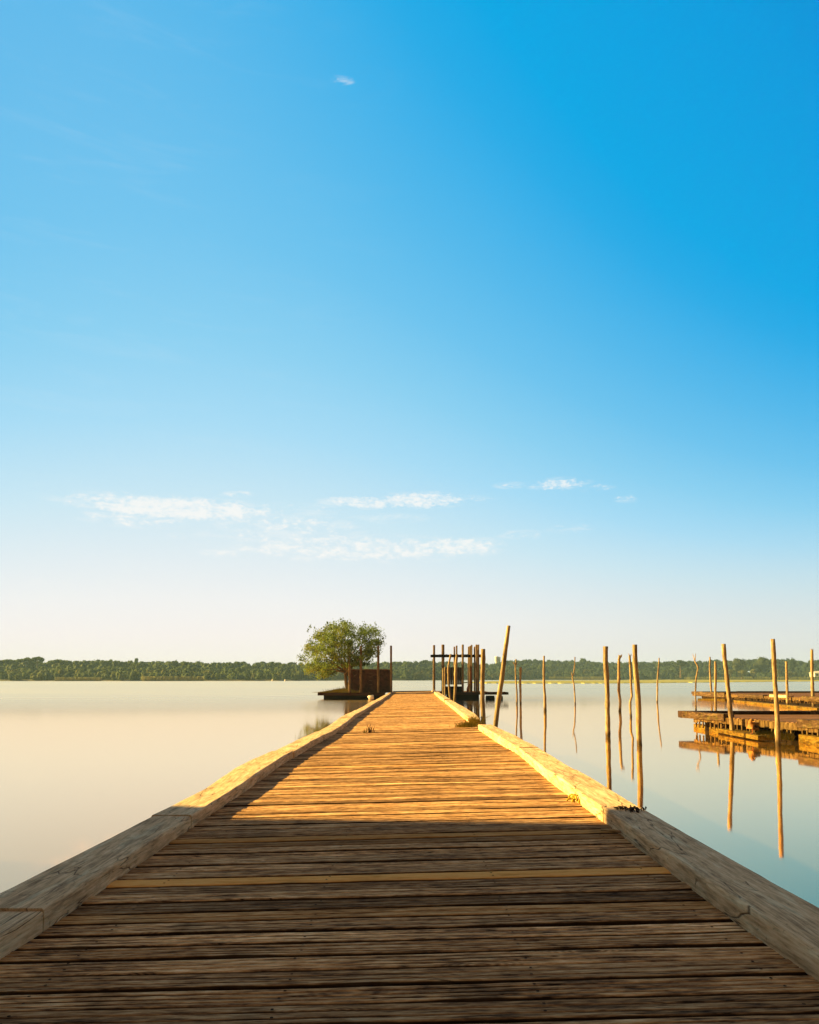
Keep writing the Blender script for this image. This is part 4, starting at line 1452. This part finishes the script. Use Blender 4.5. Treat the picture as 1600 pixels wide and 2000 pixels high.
for s_ in (-1, 1):
    mb = MB()
    cx_, cy_ = dx0 - .02 + s_ * .02, dy0 - .01 + s_ * .04
    mb.tube([(cx_, cy_, dz0 + .12), (cx_ - .005, cy_, dz0 + .06), (cx_ - .005, cy_, dz0 + .012)], [.016, .010, .010], 8)
    mb.add([(cx_ - .07, cy_ - .03, dz0 + .006), (cx_ - .075, cy_, dz0 + .006), (cx_ - .07, cy_ + .03, dz0 + .006), (cx_ + .01, cy_, dz0 + .018)], [(0, 1, 3), (1, 2, 3)])
    mb.build('leg', M['rustbright'], duck)
    mb = MB()
    sgn = s_
    wing = []
    for i in range(7):
        u_ = i / 6
        for j in range(4):
            v_ = j / 3
            wing.append((dx0 - .06 + u_ * .19, dy0 + sgn * (.085 + .02 * math.sin(u_ * 3.1) - .03 * abs(v_ - .5)), dz0 + .25 - u_ * .06 - v_ * .09 * (1 - u_ * .6)))
    mb.add(wing, [(i * 4 + j, i * 4 + j + 1, i * 4 + 4 + j + 1, i * 4 + 4 + j) for i in range(6) for j in range(3)])
    wg = mb.build('wing', M['skirt'], duck, smooth=True)
    so_ = wg.modifiers.new('thick', 'SOLIDIFY')
    so_.thickness = .012


# ---------------------------------------------------------------- small things on the jetty
def tuft(px, py, n_, hmax, spread, label, material, seed, dz=0.0, lean=.5):
    rr = random.Random(seed)
    c = at_deck(px, py)
    mb = MB()
    for _ in range(n_):
        x_ = c.x + rr.gauss(0, spread)
        y_ = c.y + rr.gauss(0, spread * .35)
        z_ = SLOPE * x_ - .01 + dz
        h_ = hmax * rr.uniform(.3, 1)
        lx, ly = rr.gauss(0, lean) * h_, rr.gauss(0, lean * .6) * h_
        w_ = rr.uniform(.004, .009)
        mb.add([(x_ - w_, y_, z_), (x_ + w_, y_, z_), (x_ + lx * .4 + w_ * .8, y_ + ly * .4, z_ + h_ * .6), (x_ + lx * .4 - w_ * .8, y_ + ly * .4, z_ + h_ * .6), (x_ + lx, y_ + ly, z_ + h_)],
               [(0, 1, 2, 3), (3, 2, 4)])
    return tag(mb.build('grass_tuft', material), label, 'grass tuft')


tuft(712, 1431, 7, .17, .035, 'few thin dry grass blades poking through the boards, left clump', M['grass'], 1)
tuft(724.5, 1431, 12, .21, .028, 'taller dry grass clump poking up through the jetty boards', M['weed'], 2, lean=.22)
tuft(912, 1420.5, 240, .16, .12, 'bushy yellow green grass tuft in the gap of the right edging', M['grass'], 3)
tuft(925, 1416, 160, .26, .07, 'tall grass tuft against the cut end of the right edging', M['grass'], 4, lean=.7)


def curls(px, py, n_, size, spread, label, material, seed, dz):
    rr = random.Random(seed)
    c = at_deck(px, py, dz)
    mb = MB()
    for _ in range(n_):
        cx_, cy_ = c.x + rr.gauss(0, spread[0]), c.y + rr.gauss(0, spread[1])
        z_ = SLOPE * cx_ + dz
        r_ = size * rr.uniform(.4, 1)
        ax_ = rr.uniform(0, math.pi)
        pts = []
        for k in range(9):
            th = k / 8 * rr.uniform(3.5, 5.5)
            rad = r_ * (1 - k / 14)
            pts.append((cx_ + math.cos(ax_) * rad * math.cos(th), cy_ + math.sin(ax_) * rad * math.cos(th) + .3 * rad * math.sin(th), z_ + r_ * .8 + rad * .8 * math.sin(th)))
        mb.tube(pts, [size * .16] * 8 + [size * .05], 6, .25, seed=rr.randrange(999))
    return tag(mb.build('dried_weed', material), label, 'weed', kind='stuff')


curls(1215, 1581, 22, .018, (.035, .02), 'smaller left heap of curled dry black weed on the right edge timber', M['weed'], 5, .10)
curls(1236, 1584, 34, .022, (.035, .035), 'bigger right heap of curled dry black weed on the right edge timber', M['weed'], 6, .10)
curls(1126, 1568, 13, .05, (.022, .055), 'curled bright yellow weed against the sunlit right edge timber', M['yellowweed'], 8, .0)
c = at_deck(1194, 1629)
mb = MB()
mb.tube([(c.x - .06, c.y + .04, SLOPE * c.x + .02), (c.x, c.y, SLOPE * c.x + .025), (c.x + .09, c.y - .03, SLOPE * c.x + .012)], [.007, .011, .006], 8, .2)
tag(mb.build('twig', M['driftwood'], smooth=True), 'short pale twig lying where the deck meets the right edge timber', 'twig')

# ---------------------------------------------------------------- bank behind the camera and an unseen plank building added to shade the near deck
mb = MB()
vs = []
nx = 40
for j, (yy_, zz_) in enumerate([(-5.0, -0.9), (-6.5, -0.35), (-9, -0.05), (-60, 0.4)]):
    for i in range(nx):
        x_ = -150 + 300 * i / (nx - 1)
        vs.append((x_, yy_ + (R.uniform(-.6, .6) if j < 3 else 0), zz_ - .03))
mb.add(vs, [(j * nx + i, j * nx + i + 1, (j + 1) * nx + i + 1, (j + 1) * nx + i) for j in range(3) for i in range(nx - 1)])
tag(mb.build('near_bank', M['bank'], smooth=True), kind='structure')

BX0, BX1, BY0, BY1 = -13.5, -8.2, -6.0, 7.25
bh = thing('shade_blocker', 'added brown plank building on piles, out of view, shading the near deck', 'shade_blocker', ((BX0 + BX1) / 2, 0, WATER))
mb = MB()
zf, ze = 0.1, 4.6


def plank_wall(p0, p1):
    L = math.hypot(p1[0] - p0[0], p1[1] - p0[1])
    n_ = int(L / .22)
    for k in range(n_):
        u0, u1 = k / n_, (k + .93) / n_
        a = (p0[0] + (p1[0] - p0[0]) * u0, p0[1] + (p1[1] - p0[1]) * u0)
        b_ = (p0[0] + (p1[0] - p0[0]) * u1, p0[1] + (p1[1] - p0[1]) * u1)
        mb.beam((a[0], a[1], ze), (b_[0], b_[1], ze), .05 + (k % 2) * .01, ze - zf)
    mb.beam((p0[0] * .998, p0[1], ze - .003), (p1[0] * .998, p1[1], ze - .003), .02, ze - zf - .01)


plank_wall((BX1, BY0), (BX1, BY1))
plank_wall((BX0, BY0), (BX0, BY1))
plank_wall((BX0 + .06, BY1), (BX1 - .06, BY1))
plank_wall((BX0 + .06, BY0), (BX1 - .06, BY0))
mb.build('wall', M['blocker'], bh)
mb = MB()
mx_ = (BX0 + BX1) / 2
zr = 6.4
for s_, xe in ((-1, BX0 - .25), (1, BX1 + .05)):
    mb.add([(xe, BY0 - .2, ze + .0), (xe, BY1 + .02, ze + .0), (mx_, BY1 + .02, zr), (mx_, BY0 - .2, zr),
            (xe, BY0 - .2, ze + .12), (xe, BY1 + .02, ze + .12), (mx_, BY1 + .02, zr + .12), (mx_, BY0 - .2, zr + .12)],
           [(0, 1, 2, 3), (7, 6, 5, 4), (0, 4, 5, 1), (1, 5, 6, 2), (3, 2, 6, 7), (0, 3, 7, 4)])
mb.add([(BX0, BY1 - .03, ze), (BX1, BY1 - .03, ze), (mx_, BY1 - .03, zr)], [(0, 1, 2)])
mb.add([(BX0, BY0 + .03, ze), (BX1, BY0 + .03, ze), (mx_, BY0 + .03, zr)], [(0, 2, 1)])
mb.build('roof', M['roof'], bh)
mb = MB()
mb.box((BX0 - .1, BY0 - .1, zf - .15), (BX1 + .03, BY1 + .03, zf - .01))
mb.build('floor', M['dark'], bh)
for k in range(5):
    for x_ in (BX0 + .2, mx_, BX1 - .2):
        mb = MB()
        mb.tube([(x_, BY0 + .4 + k * 3.0, -1.8), (x_, BY0 + .4 + k * 3.0, zf - .16)], [.13, .12], 8)
        mb.build('pile', M['dark'], bh)
f_ = MB()
f_.box((mx_ - .6, BY1 + .035, zf), (mx_ + .6, BY1 + .085, zf + 2.1))
f_.build('door', M['skirt'], bh)

# ---------------------------------------------------------------- air
mb = MB()
mb.box((-1400, -70, WATER - 1.0), (1400, 2500, 25))
haze = mb.build('haze', M['bank'])
hm = bpy.data.materials.new('pale_haze')
hm.use_nodes = True
hn = NT(hm.node_tree)
hn.n.clear()
pv = hn.node('ShaderNodeVolumePrincipled')
pv.inputs['Color'].default_value = (0.45, 0.74, 1.0, 1)
pv.inputs['Density'].default_value = 0.00026
pv.inputs['Anisotropy'].default_value = 0.0
ho = hn.node('ShaderNodeOutputMaterial')
hn.l.new(pv.outputs[0], ho.inputs['Volume'])
haze.data.materials.clear()
haze.data.materials.append(hm)
tag(haze, 'thin pale air over the whole lake', 'haze', kind='stuff')
